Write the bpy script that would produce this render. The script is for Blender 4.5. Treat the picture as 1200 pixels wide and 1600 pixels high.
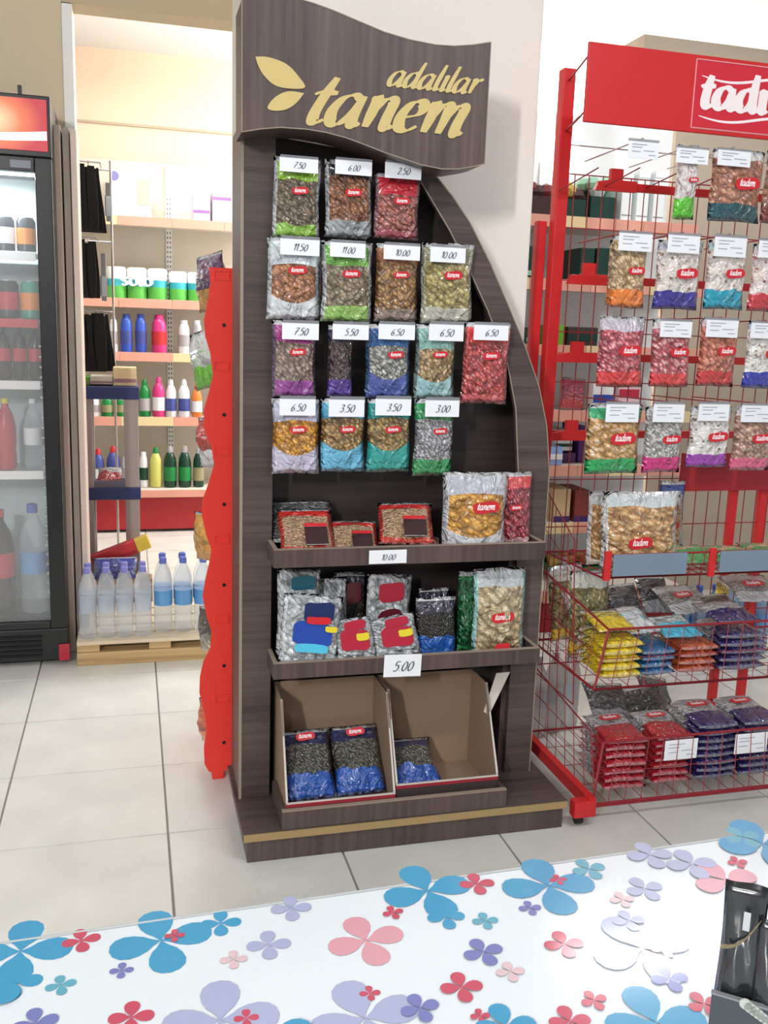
import bpy, bmesh, math, random
from mathutils import Vector, Matrix
random.seed(7)
sc = bpy.context.scene
for o in list(bpy.data.objects): bpy.data.objects.remove(o)
COL = sc.collection

# ------------------------------------------------------------------ camera
FPX, CAM_H = 1461.36, 1.40
PITCH, YAW, ROLL = .19008, .26687, .03316
cp_, sp_, cy_, sy_ = math.cos(PITCH), math.sin(PITCH), math.cos(YAW), math.sin(YAW)
FWD = Vector((sy_*cp_, cy_*cp_, -sp_)); RT0 = Vector((cy_, -sy_, 0)); UP0 = RT0.cross(FWD)
RT = RT0*math.cos(ROLL) + UP0*math.sin(ROLL); UP = -RT0*math.sin(ROLL) + UP0*math.cos(ROLL)
CAM = Vector((0, 0, CAM_H))
cd = bpy.data.cameras.new('camera'); cam = bpy.data.objects.new('camera', cd); COL.objects.link(cam)
cd.sensor_fit = 'VERTICAL'; cd.sensor_height = 32; cd.sensor_width = 24; cd.lens = FPX/1600*32
cd.clip_start = .02
cam.matrix_world = Matrix(((RT.x, UP.x, -FWD.x, 0), (RT.y, UP.y, -FWD.y, 0), (RT.z, UP.z, -FWD.z, CAM_H), (0, 0, 0, 1)))
sc.camera = cam

# ------------------------------------------------------------------ light and exposure
sc.view_settings.view_transform = 'Standard'; sc.view_settings.look = 'None'
sc.view_settings.gamma = 1; sc.view_settings.use_curve_mapping = False
sc.view_settings.exposure = 0.10
w = bpy.data.worlds.new('world'); sc.world = w; w.use_nodes = True
w.node_tree.nodes['Background'].inputs[0].default_value = (.86, .93, 1, 1)
w.node_tree.nodes['Background'].inputs[1].default_value = .43
def area(name, loc, size, power, color=(1, 1, 1), aim=None):
    d = bpy.data.lights.new(name, 'AREA'); d.shape = 'RECTANGLE'; d.size, d.size_y = size
    d.energy = power; d.color = color
    o = bpy.data.objects.new(name, d); COL.objects.link(o); o.location = loc
    if aim is not None:
        o.rotation_euler = (Vector(aim)-Vector(loc)).to_track_quat('-Z', 'Y').to_euler()
    return o
CEIL = 3.2
area('tube_light_shop', (-2.4, -2.6, 3.05), (.16, 1.1), 230, (1, .985, .96), (.6, 2.3, 1.2))
area('tube_light_shop', (-.75, -.9, 3.05), (.16, 1.1), 26, (1, .985, .96))
area('tube_light_shop', (1.3, .6, 3.10), (1.3, .16), 30, (.95, .98, 1))
area('tube_light_back', (.35, 5.55, 3.05), (1.4, .16), 30, (1, .97, .92))
area('tube_light_back', (.35, 5.55, 2.98), (1.4, .16), 16, (1, .98, .95), (.35, 5.55, 4))
area('fill_light_right', (2.6, 3.3, 3.10), (1.6, .3), 22, (.98, .99, 1))
area('fill_light_right', (3.2, 5.8, 2.75), (1.6, .5), 190, (1, .99, .97), (3.0, 7, 2.6))  # both right-hand lights are added fill; this one brightens the white wall

# ------------------------------------------------------------------ helpers
def ray(x, y): return FWD + RT*((x-600)/FPX) - UP*((y-800)/FPX)
def PY(x, y, Y):                                     # a point seen in the photograph, at depth Y
    d = ray(x, y); return CAM + d*(Y/d.y)
def PZ(x, y, Z):
    d = ray(x, y); return CAM + d*((Z-CAM_H)/d.z)
MATS = {}
def mat(name, color, rough=.5, metal=0, coat=0, trans=0, emit=None, estr=1, alpha=1, bump=None, spec=.5, ior=1.45):
    if name in MATS: return MATS[name]
    m = bpy.data.materials.new(name); m.use_nodes = True; n = m.node_tree.nodes; L = m.node_tree.links
    b = n['Principled BSDF']; b.inputs['Base Color'].default_value = (*color, 1)
    b.inputs['Roughness'].default_value = rough; b.inputs['Metallic'].default_value = metal
    b.inputs['Coat Weight'].default_value = coat; b.inputs['Coat Roughness'].default_value = .08
    b.inputs['Transmission Weight'].default_value = trans; b.inputs['IOR'].default_value = ior
    b.inputs['Alpha'].default_value = alpha; b.inputs['Specular IOR Level'].default_value = spec
    if emit: b.inputs['Emission Color'].default_value = (*emit, 1); b.inputs['Emission Strength'].default_value = estr
    if bump:
        tc = n.new('ShaderNodeTexCoord'); no = n.new('ShaderNodeTexNoise'); no.inputs['Scale'].default_value = bump[0]
        bp = n.new('ShaderNodeBump'); bp.inputs['Strength'].default_value = bump[1]; bp.inputs['Distance'].default_value = bump[2] if len(bump) > 2 else .005
        L.new(tc.outputs['Object'], no.inputs['Vector']); L.new(no.outputs['Fac'], bp.inputs['Height']); L.new(bp.outputs[0], b.inputs['Normal'])
    MATS[name] = m; return m
def C(r, g, b):                                      # sRGB 0-255 to linear
    f = lambda c: (c/255/12.92) if c/255 <= .04045 else ((c/255+.055)/1.055)**2.4
    return (f(r), f(g), f(b))
class MB:
    def __init__(s): s.v = []; s.f = []; s.mi = []; s.uv = None
    def add(s, vs, fs, mi=0):
        o = len(s.v); s.v += [tuple(v) for v in vs]; s.f += [tuple(i+o for i in f) for f in fs]; s.mi += [mi]*len(fs); return s
    def box(s, a, b, mi=0, bev=0):
        x0, y0, z0 = a; x1, y1, z1 = b
        if x0 > x1: x0, x1 = x1, x0
        if y0 > y1: y0, y1 = y1, y0
        if z0 > z1: z0, z1 = z1, z0
        if bev <= 0:
            return s.add([(x0,y0,z0),(x1,y0,z0),(x1,y1,z0),(x0,y1,z0),(x0,y0,z1),(x1,y0,z1),(x1,y1,z1),(x0,y1,z1)],
                [(0,3,2,1),(4,5,6,7),(0,1,5,4),(1,2,6,5),(2,3,7,6),(3,0,4,7)], mi)
        bm = bmesh.new(); bmesh.ops.create_cube(bm, size=1)
        for v in bm.verts: v.co = Vector(((x0+x1)/2+v.co.x*(x1-x0), (y0+y1)/2+v.co.y*(y1-y0), (z0+z1)/2+v.co.z*(z1-z0)))
        bmesh.ops.bevel(bm, geom=bm.edges[:], offset=bev, segments=2, affect='EDGES', profile=.6)
        bm.verts.index_update()
        s.add([v.co[:] for v in bm.verts], [[v.index for v in f.verts] for f in bm.faces], mi); bm.free(); return s
    def prism(s, pts, y0, y1, mi=0):                 # outline in XZ, extruded along Y
        n = len(pts); vs = [(x, y0, z) for x, z in pts]+[(x, y1, z) for x, z in pts]
        fs = [tuple(range(n)), tuple(range(2*n-1, n-1, -1))]+[(i, (i+1) % n+0, (i+1) % n+n, i+n)[::-1] for i in range(n)]
        return s.add(vs, fs, mi)
    def prism_x(s, pts, x0, x1, mi=0):               # outline in YZ, extruded along X
        n = len(pts); vs = [(x0, y, z) for y, z in pts]+[(x1, y, z) for y, z in pts]
        fs = [tuple(range(n)), tuple(range(2*n-1, n-1, -1))]+[(i, (i+1) % n, (i+1) % n+n, i+n)[::-1] for i in range(n)]
        return s.add(vs, fs, mi)
    def bar(s, p, q, r, n=6, mi=0):
        p = Vector(p); q = Vector(q); d = (q-p).normalized(); a = d.orthogonal().normalized(); b = d.cross(a)
        vs = []
        for c in (p, q):
            for i in range(n):
                t = 2*math.pi*i/n; vs.append(c+a*(r*math.cos(t))+b*(r*math.sin(t)))
        return s.add(vs, [(i, (i+1) % n, (i+1) % n+n, i+n) for i in range(n)]+[tuple(range(n-1, -1, -1)), tuple(range(n, 2*n))], mi)
    def path(s, pts, r, n=6, mi=0):
        for a, b in zip(pts[:-1], pts[1:]): s.bar(a, b, r, n, mi)
        return s
    def lathe(s, prof, n=14, c=(0, 0, 0), mi=0, sy=1.0, mif=None):
        vs = []; fs = []; mis = []
        for r, z in prof:
            for i in range(n):
                t = 2*math.pi*i/n; vs.append((c[0]+r*math.cos(t), c[1]+r*math.sin(t)*sy, c[2]+z))
        for k in range(len(prof)-1):
            for i in range(n):
                fs.append((k*n+i, k*n+(i+1) % n, (k+1)*n+(i+1) % n, (k+1)*n+i)); mis.append(mif(k) if mif else mi)
        fs.append(tuple(range(n-1, -1, -1))); mis.append(mi)
        fs.append(tuple((len(prof)-1)*n+i for i in range(n))); mis.append(mi if not mif else mif(len(prof)-2))
        o = len(s.v); s.v += vs; s.f += [tuple(i+o for i in f) for f in fs]; s.mi += mis; return s
    def mesh(s, name, mats, smooth=False, fix=True):
        me = bpy.data.meshes.new(name); me.from_pydata(s.v, [], s.f)
        for m in (mats if isinstance(mats, (list, tuple)) else [mats]): me.materials.append(m)
        me.polygons.foreach_set('material_index', s.mi)
        if fix:
            bm = bmesh.new(); bm.from_mesh(me); bmesh.ops.recalc_face_normals(bm, faces=bm.faces[:]); bm.to_mesh(me); bm.free()
        if smooth:
            me.polygons.foreach_set('use_smooth', [True]*len(me.polygons))
            if hasattr(me, 'set_sharp_from_angle'): me.set_sharp_from_angle(angle=math.radians(40))
        me.update(); return me
    def build(s, name, mats, parent=None, smooth=False, loc=None):
        o = bpy.data.objects.new(name, s.mesh(name, mats, smooth)); COL.objects.link(o)
        if parent is not None: o.parent = parent
        if loc is not None: o.location = loc
        return o
def tag(o, label=None, cat=None, group=None, kind=None):
    if label: o['label'] = label
    if cat: o['category'] = cat
    if group: o['group'] = group
    if kind: o['kind'] = kind
    return o
def empty(name, label, cat, loc=(0, 0, 0), rz=0, group=None):
    o = bpy.data.objects.new(name, None); COL.objects.link(o); o.location = loc; o.rotation_euler = (0, 0, rz); o.empty_display_size = .05
    return tag(o, label, cat, group)
def struct(name, mb, m, parent=None): return tag(mb.build(name, m, parent), kind='structure')
def link(name, me, parent, loc=(0, 0, 0), rot=(0, 0, 0), scale=(1, 1, 1)):
    o = bpy.data.objects.new(name, me); COL.objects.link(o); o.parent = parent; o.location = loc; o.rotation_euler = rot; o.scale = scale
    return o

# ---- pen-stroke lettering: a broad-nib pen drawn as flat ribbons -------------
def smooth_pts(pts, k=5):
    if len(pts) < 3: return [Vector((*p, 0)) for p in pts]
    P = [pts[0]]+list(pts)+[pts[-1]]; out = []
    for i in range(1, len(P)-2):
        p0, p1, p2, p3 = [Vector((*P[i+j], 0)) for j in (-1, 0, 1, 2)]
        for j in range(k):
            t = j/k
            out.append(.5*((2*p1)+(-p0+p2)*t+(2*p0-5*p1+4*p2-p3)*t*t+(-p0+3*p1-3*p2+p3)*t*t*t))
    out.append(Vector((*pts[-1], 0))); return out
GL = {  # strokes, advance (x-height = 1)
 'a': ([[(.70,.86),(.50,1),(.22,.85),(.06,.45),(.12,.08),(.32,.0),(.55,.28),(.70,.75)], [(.76,1.0),(.68,.45),(.70,.08),(.80,.0),(.92,.12)]], .95),
 'n': ([[(.08,.88),(.18,1.0),(.20,.7),(.16,0)], [(.17,.35),(.35,.85),(.56,1.0),(.68,.86),(.66,.4),(.68,.06),(.78,0),(.90,.12)]], .95),
 'e': ([[(.12,.42),(.50,.55),(.62,.80),(.48,1.0),(.24,.9),(.08,.5),(.14,.1),(.38,0),(.62,.18)]], .72),
 'm': ([[(.08,.88),(.18,1.0),(.20,.7),(.16,0)], [(.17,.35),(.33,.85),(.52,1.0),(.62,.84),(.58,.0)], [(.60,.4),(.76,.85),(.95,1.0),(1.06,.86),(1.02,.4),(1.04,.06),(1.14,0),(1.26,.12)]], 1.30),
 't': ([[(.42,1.5),(.30,1.0),(.20,.4),(.22,.06),(.34,0),(.50,.12)], [(.0,.90),(.2,1.0),(.60,1.0)]], .58),
 'd': ([[(.66,.86),(.48,1),(.22,.85),(.06,.45),(.12,.08),(.32,.0),(.55,.28),(.66,.75)], [(.80,1.75),(.70,1.0),(.66,.45),(.68,.08),(.78,.0),(.90,.12)]], .92),
 'l': ([[(.26,1.75),(.18,1.0),(.14,.4),(.16,.06),(.26,0),(.38,.12)]], .42),
 'ı': ([[(.06,.9),(.18,1.0),(.17,.5),(.16,.08),(.26,0),(.38,.12)]], .42),
 'r': ([[(.08,.88),(.18,1.0),(.20,.7),(.16,0)], [(.17,.35),(.35,.85),(.52,1.0),(.64,.9)]], .62),
 'k': ([[(.12,1.7),(.12,0)], [(.6,1.0),(.14,.45),(.62,.0)]], .72), 's': ([[(.55,.85),(.3,1),(.1,.75),(.35,.5),(.52,.25),(.3,0),(.05,.15)]], .66),
 'o': ([[(.35,1),(.1,.7),(.1,.25),(.35,0),(.62,.3),(.6,.75),(.35,1)]], .75),
 '0': ([[(.35,1.4),(.1,.9),(.12,.25),(.35,0),(.6,.35),(.6,1.0),(.35,1.4)]], .78),
 '1': ([[(.05,1.0),(.3,1.4),(.28,.0)]], .45),
 '2': ([[(.08,1.1),(.3,1.4),(.55,1.15),(.4,.6),(.05,.02)], [(.05,.02),(.62,.05)]], .75),
 '3': ([[(.08,1.25),(.35,1.4),(.55,1.1),(.25,.78)], [(.25,.78),(.6,.5),(.4,.02),(.05,.12)]], .72),
 '5': ([[(.6,1.4),(.18,1.36),(.12,.8)], [(.12,.8),(.45,.85),(.58,.4),(.35,0),(.04,.1)]], .74),
 '6': ([[(.55,1.4),(.2,.9),(.08,.35),(.3,0),(.58,.25),(.42,.65),(.12,.45)]], .74),
 '7': ([[(.05,1.35),(.62,1.4),(.3,.6),(.22,0)], [(.15,.7),(.55,.75)]], .72),
 '.': ([[(.1,.0),(.16,.06)]], .28), ',': ([[(.14,.06),(.08,-.15)]], .28), ' ': ([], .5)}
GLC = {}
def lettering(text, x_h, thin, wide, nib=math.radians(25), slant=.2, depth=0, squeeze=1.0):
    """flat ribbons in the XZ plane facing -Y, baseline at z = 0, left at x = 0; sizes in metres"""
    key = (text, round(x_h, 5), thin, wide, slant, depth, squeeze)
    if key in GLC: return GLC[key]
    mb = MB(); x = 0; nd = Vector((math.cos(nib), math.sin(nib), 0)); ly = 0
    for ch in text:
        strokes, adv = GL[ch]
        for st in strokes:
            pts = smooth_pts(st); n = len(pts); L = []; R = []
            for i, p in enumerate(pts):
                d = (pts[min(i+1, n-1)]-pts[max(i-1, 0)]).normalized(); nr = Vector((-d.y, d.x, 0))
                hw = (thin+(wide-thin)*abs(nr.dot(nd)))/2
                if n > 4: hw *= .62+.38*min(1, 2.5*min(i, n-1-i)/n*2)
                for LL, sg in ((L, 1), (R, -1)):
                    q = p+nr*hw*sg; LL.append(((x+q.x*squeeze+q.y*slant)*x_h, -depth-ly*.00004-i*.0003*x_h, q.y*x_h))
            ly += 1; pl = L+R
            mb.add(pl, [(i, i+1, n+i+1, n+i) for i in range(n-1)])
            if depth > 0:
                back = [(a[0], 0, a[2]) for a in pl]
                mb.add(pl+back, [(i, i+1, 2*n+i+1, 2*n+i) for i in range(n-1)]+[(n+i+1, n+i, 3*n+i, 3*n+i+1) for i in range(n-1)])
        x += adv*squeeze
    GLC[key] = (mb, x*x_h); return GLC[key]
LM = {}
def put_text(name, text, x_h, thin, wide, m, parent, centre, slant=.2, squeeze=1.0, depth=0, rot=(0, 0, 0), align='c'):
    mb, wd = lettering(text, x_h, thin, wide, slant=slant, depth=depth, squeeze=squeeze)
    k = (text, round(x_h, 5), thin, wide, slant, squeeze, m.name)
    if k not in LM: LM[k] = mb.mesh(name, m, fix=False)
    c = Vector(centre); off = -wd/2 if align == 'c' else 0
    return link(name, LM[k], parent, (c.x+off*math.cos(rot[2]), c.y+off*math.sin(rot[2]), c.z-x_h*.5), rot)

# ------------------------------------------------------------------ materials
def wood(name, base, dark, light, axis, scale=1.0, rough=.42):
    m = bpy.data.materials.new(name); m.use_nodes = True; n = m.node_tree.nodes; L = m.node_tree.links; b = n['Principled BSDF']
    tc = n.new('ShaderNodeTexCoord'); mp = n.new('ShaderNodeMapping')
    s = [70*scale]*3; s[axis] = 2.2*scale; mp.inputs['Scale'].default_value = s
    no = n.new('ShaderNodeTexNoise'); no.inputs['Scale'].default_value = 1; no.inputs['Detail'].default_value = 5; no.inputs['Roughness'].default_value = .65
    s2 = [9*scale]*3; s2[axis] = .7*scale; mp2 = n.new('ShaderNodeMapping'); mp2.inputs['Scale'].default_value = s2
    no2 = n.new('ShaderNodeTexNoise'); no2.inputs['Scale'].default_value = 1; no2.inputs['Detail'].default_value = 2
    mx = n.new('ShaderNodeMix'); mx.data_type = 'FLOAT'; mx.inputs[0].default_value = .42
    cr = n.new('ShaderNodeValToRGB'); e = cr.color_ramp.elements
    e[0].position = .34; e[0].color = (*dark, 1); e[1].position = .68; e[1].color = (*light, 1); k = e.new(.5); k.color = (*base, 1)
    L.new(tc.outputs['Object'], mp.inputs[0]); L.new(mp.outputs[0], no.inputs['Vector']); L.new(tc.outputs['Object'], mp2.inputs[0]); L.new(mp2.outputs[0], no2.inputs['Vector'])
    L.new(no.outputs['Fac'], mx.inputs[2]); L.new(no2.outputs['Fac'], mx.inputs[3]); L.new(mx.outputs[0], cr.inputs[0]); L.new(cr.outputs[0], b.inputs['Base Color'])
    bp = n.new('ShaderNodeBump'); bp.inputs['Strength'].default_value = .15; bp.inputs['Distance'].default_value = .001
    L.new(no.outputs['Fac'], bp.inputs['Height']); L.new(bp.outputs[0], b.inputs['Normal']); b.inputs['Roughness'].default_value = rough
    MATS[name] = m; return m
WV = wood('wenge_vertical', C(84,69,66), C(62,50,49), C(104,88,84), 2)
WH = wood('wenge_horizontal', C(80,67,64), C(58,48,47), C(100,86,83), 0)
WY = wood('wenge_deep', C(84,69,66), C(64,52,50), C(100,85,82), 1)
EDGE = mat('edge_band', C(150,136,122), .5); EDGE2 = mat('edge_band_tan', C(168,142,100), .5)
GOLD = mat('gold_vinyl', C(205,184,122), .4)
WALL = mat('wall_paint_cream', C(240,232,224), .85, bump=(60, .05)); WALLB = mat('wall_paint_beige', C(214,198,172), .85, bump=(60, .05))
PEACH = mat('wall_paint_peach', C(240,214,188), .85, bump=(60, .05)); WHITEP = mat('white_paint', C(240,240,238), .8)
TAUPE = mat('taupe_paint', C(184,170,152), .85)
def tile_mat():
    m = bpy.data.materials.new('floor_tile_glaze'); m.use_nodes = True; n = m.node_tree.nodes; L = m.node_tree.links; b = n['Principled BSDF']
    oi = n.new('ShaderNodeObjectInfo'); tc = n.new('ShaderNodeTexCoord'); no = n.new('ShaderNodeTexNoise'); no.inputs['Scale'].default_value = 5; no.inputs['Detail'].default_value = 6
    cr = n.new('ShaderNodeValToRGB'); e = cr.color_ramp.elements; e[0].position = .3; e[0].color = (*C(210,210,204), 1); e[1].position = .7; e[1].color = (*C(226,226,220), 1)
    hs = n.new('ShaderNodeHueSaturation'); ma = n.new('ShaderNodeMath'); ma.operation = 'MULTIPLY_ADD'; ma.inputs[1].default_value = .07; ma.inputs[2].default_value = .965
    L.new(tc.outputs['Object'], no.inputs['Vector']); L.new(no.outputs['Fac'], cr.inputs[0]); L.new(cr.outputs[0], hs.inputs['Color']); L.new(oi.outputs['Random'], ma.inputs[0]); L.new(ma.outputs[0], hs.inputs['Value'])
    L.new(hs.outputs[0], b.inputs['Base Color']); b.inputs['Roughness'].default_value = .28; return m
TILE = tile_mat(); GROUT = mat('grout', C(160,155,148), .9)
RED = mat('red_lacquer', C(205,42,46), .38, bump=(30, .08)); REDP = mat('red_plastic', C(236,62,52), .35, bump=(14, .12, .01)); REDD = mat('red_kick', C(170,40,48), .5)
WIRE = mat('wire_red', C(142,32,42), .45); CHROME = mat('chrome', C(190,190,195), .25, metal=.9)
BLACK = mat('black_plastic', C(26,27,30), .4); BLACKM = mat('black_matt', C(20,20,24), .85); WHITE = mat('white_plastic', C(238,240,242), .35)
PAPER = mat('paper_tag', C(238,240,246), .6); INK = mat('pen_ink', C(70,72,88), .6); FILM = mat('clear_plastic_strip', C(150,152,158), .2, alpha=.6)
KRAFT = mat('cardboard', C(148,123,101), .85, bump=(80, .1)); KRAFTW = mat('cardboard_white', C(205,196,188), .8)
SALMON = mat('shelf_edge_salmon', C(222,160,142), .5); SHELFTOP = mat('shelf_cream', C(225,215,205), .6); GONDOLA = mat('gondola_back', C(215,206,192), .7)
LABELRED = mat('label_red', C(205,36,48), .3, coat=.4); LABELW = mat('label_white', C(250,236,238), .4); GREYB = mat('grey_post', C(150,138,136), .5)
NAVY = mat('navy_plastic', C(36,46,96), .4)

def bagmat(name, top, bot, n1, n2, style='nuts', vt=.74, vb=.2, side=None, nsc=9, shape='wave', film=1.0, seal=None):
    """printed pouch: sealed rim, coloured top band, window of nuts, coloured bottom band (all flat print in UV)"""
    if name in MATS: return MATS[name]
    m = bpy.data.materials.new(name); m.use_nodes = True; n = m.node_tree.nodes; L = m.node_tree.links; b = n['Principled BSDF']
    def math_(op, a, c=None, d=None):
        q = n.new('ShaderNodeMath'); q.operation = op
        for i, v in enumerate((a, c, d)):
            if v is None: continue
            if isinstance(v, (int, float)): q.inputs[i].default_value = v
            else: L.new(v, q.inputs[i])
        return q.outputs[0]
    def mix(f, a, c):
        q = n.new('ShaderNodeMix'); q.data_type = 'RGBA'
        L.new(f, q.inputs[0]) if not isinstance(f, (int, float)) else setattr(q.inputs[0], 'default_value', f)
        for i, v in ((6, a), (7, c)):
            if isinstance(v, tuple): q.inputs[i].default_value = (*v, 1)
            else: L.new(v, q.inputs[i])
        return q.outputs[2]
    uv = n.new('ShaderNodeUVMap'); uv.uv_map = 'UVMap'; sx = n.new('ShaderNodeSeparateXYZ'); L.new(uv.outputs[0], sx.inputs[0]); U, V = sx.outputs[0], sx.outputs[1]
    oi = n.new('ShaderNodeObjectInfo'); mp = n.new('ShaderNodeMapping'); mp.inputs['Scale'].default_value = (1, 1.35, 1); L.new(uv.outputs[0], mp.inputs[0])
    cb = n.new('ShaderNodeCombineXYZ'); L.new(oi.outputs['Random'], cb.inputs[0]); L.new(cb.outputs[0], mp.inputs[1])
    rot = n.new('ShaderNodeVectorRotate'); rot.rotation_type = 'Z_AXIS'; rot.inputs['Angle'].default_value = .6; L.new(mp.outputs[0], rot.inputs[0])
    mp2 = n.new('ShaderNodeMapping'); mp2.inputs['Scale'].default_value = (1, 1.6 if style in ('nuts', 'seeds') else 1, 1); L.new(rot.outputs[0], mp2.inputs[0])
    vo = n.new('ShaderNodeTexVoronoi'); vo.inputs['Scale'].default_value = nsc; vo.inputs['Randomness'].default_value = .85; L.new(mp2.outputs[0], vo.inputs['Vector'])
    cr = n.new('ShaderNodeValToRGB'); e = cr.color_ramp.elements
    dk = tuple(c*.55 for c in n2)
    if style == 'dots':
        e[0].position = .18; e[0].color = (*n2, 1); e[1].position = .34; e[1].color = (*n1, 1)
    else:
        e[0].position = .12; e[0].color = (*n1, 1); e[1].position = .70; e[1].color = (*dk, 1); k = e.new(.46); k.color = (*n2, 1)
    L.new(vo.outputs['Distance'], cr.inputs[0])
    hs = n.new('ShaderNodeHueSaturation'); sv = n.new('ShaderNodeSeparateColor'); L.new(vo.outputs['Color'], sv.inputs[0]); L.new(cr.outputs[0], hs.inputs['Color'])
    L.new(math_('MULTIPLY_ADD', sv.outputs[0], .5 if style != 'dots' else .1, .75 if style != 'dots' else .93), hs.inputs['Value'])
    nuts = hs.outputs[0]
    no = n.new('ShaderNodeTexNoise'); no.inputs['Scale'].default_value = 3.2; no.inputs['Detail'].default_value = 1; L.new(mp.outputs[0], no.inputs['Vector'])
    wob = math_('MULTIPLY_ADD', no.outputs['Fac'], .16, -.08)
    if shape == 'cup':
        cu = math_('SUBTRACT', U, .5); cu = math_('MULTIPLY', math_('MULTIPLY', cu, cu), .55)
        lo = math_('ADD', vb, cu); hi = math_('SUBTRACT', vt, math_('MULTIPLY', cu, .25))
    else:
        lo = math_('ADD', vb, wob); hi = math_('ADD', vt, math_('MULTIPLY', wob, .5))
    col = mix(math_('GREATER_THAN', V, hi), nuts, top)
    col = mix(math_('LESS_THAN', V, lo), col, bot)
    if side:
        ed = math_('GREATER_THAN', math_('ABSOLUTE', math_('SUBTRACT', U, .5)), .43)
        ed = math_('MULTIPLY', ed, math_('LESS_THAN', V, .96)); col = mix(ed, col, side)
    se = seal or (.62, .63, .66)
    col = mix(math_('GREATER_THAN', V, .945), col, se); col = mix(math_('LESS_THAN', V, .035), col, tuple(.75*a+.25*b_ for a, b_ in zip(bot, se)))
    L.new(col, b.inputs['Base Color'])
    tc = n.new('ShaderNodeTexCoord'); n2_ = n.new('ShaderNodeTexNoise'); n2_.inputs['Scale'].default_value = 20; n2_.inputs['Detail'].default_value = 3; n2_.inputs['Distortion'].default_value = 1.6
    L.new(tc.outputs['Object'], n2_.inputs['Vector'])
    inw = math_('MULTIPLY', math_('LESS_THAN', V, hi), math_('GREATER_THAN', V, lo))
    h = math_('ADD', math_('MULTIPLY', n2_.outputs['Fac'], 1.6), math_('MULTIPLY', math_('MULTIPLY', inw, math_('SUBTRACT', 1.0, vo.outputs['Distance'])), .5))
    bp = n.new('ShaderNodeBump'); bp.inputs['Strength'].default_value = 1; bp.inputs['Distance'].default_value = .017
    L.new(h, bp.inputs['Height']); L.new(bp.outputs[0], b.inputs['Normal']); L.new(bp.outputs[0], b.inputs['Coat Normal'])
    b.inputs['Roughness'].default_value = .32; b.inputs['Coat Weight'].default_value = film; b.inputs['Coat Roughness'].default_value = .06; b.inputs['Coat IOR'].default_value = 1.7
    MATS[name] = m; return m
PM = {}
def pouch_mesh(wd, ht, th, seed=0, stand=False, m=None, hole=None):
    rnd = random.Random(seed); nx, ny = 10, 14; mb = MB(); uvs = []
    ph = [rnd.uniform(0, 6.3) for _ in range(6)]; lean = rnd.uniform(-.02, .02)
    idx = {}
    def prof(u, v):
        a = max(0, 1-abs(2*u-1)**(2.6 if stand != 2 else 4))**.6
        if stand == 2: g = min(1, (v+.02)/.07)**.3*min(1, (1.02-v)/.12)**.4
        elif stand: g = min(1, (v+.02)/.08)**.5*(1-max(0, (v-.2)/.8)**1.3) if v < .93 else 0
        else: g = max(0, math.sin(math.pi*min(1, max(0, (v-.05)/.87)))) ** .6 if .05 < v < .92 else 0
        q = a*max(0, g)
        if stand == 2: return th/2*q*(1+.05*math.sin(7*u+ph[0])*math.sin(6*v+ph[1])+.04*math.sin(13*u+9*v+ph[2]))+.0006
        q *= 1+.20*math.sin(7*u+ph[0])*math.sin(6*v+ph[1])+.15*math.sin(13*u+9*v+ph[2])+.08*math.sin(24*v-11*u+ph[4])
        return th/2*q+.0008
    for s in (-1, 1):
        for j in range(ny+1):
            for i in range(nx+1):
                u, v = i/nx, j/ny
                ex = (1+.018*math.sin(9*v+ph[3]+(3 if u > .5 else 0)))*(1-.045*math.sin(math.pi*v))
                x = (u-.5)*wd*ex+lean*wd*v+.008*wd*math.sin(5*v+ph[4]); z = v*ht+.006*ht*math.sin(6*u+ph[5])*(1 if j in (0, ny) else .4)
                rim = i in (0, nx) or j in (0, ny)
                if rim and s == 1: idx[(s, i, j)] = idx[(-1, i, j)]; continue
                y = s*(0 if rim else prof(u, v))+.012*wd*math.sin(4*v+ph[0])*math.sin(5*u+ph[2])
                idx[(s, i, j)] = len(mb.v); mb.v.append((x, y, z)); uvs.append((u, v))
    fs = []
    for s in (-1, 1):
        for j in range(ny):
            for i in range(nx):
                if hole and abs((i+.5)/nx-.5-hole[0]/wd)*wd < wd/nx*.5+.007 and abs((j+.5)/ny-hole[1]/ht)*ht < ht/ny*.5+.007 and 0 < j and 0 < i < nx-1: continue
                q = (idx[(s, i, j)], idx[(s, i+1, j)], idx[(s, i+1, j+1)], idx[(s, i, j+1)])
                fs.append(q if s == -1 else q[::-1])
    mb.f = fs; mb.mi = [0]*len(fs)
    me = bpy.data.meshes.new('pouch'); me.from_pydata(mb.v, [], fs); uvl = me.uv_layers.new(name='UVMap')
    for lp in me.loops: uvl.data[lp.index].uv = uvs[lp.vertex_index]
    me.polygons.foreach_set('use_smooth', [True]*len(fs)); me.materials.append(m); me.update(); return me
def label_patch(wd, ht):
    n = 14; pts = []
    for i in range(n):
        t = 2*math.pi*i/n; c, s = math.cos(t), math.sin(t); k = (abs(c)**4+abs(s)**4)**(-.25); pts.append((c*k*wd/2, s*k*ht/2+math.sin(c*k*3)*ht*.08))
    return MB().prism(pts, -.0006, .0006)
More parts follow.
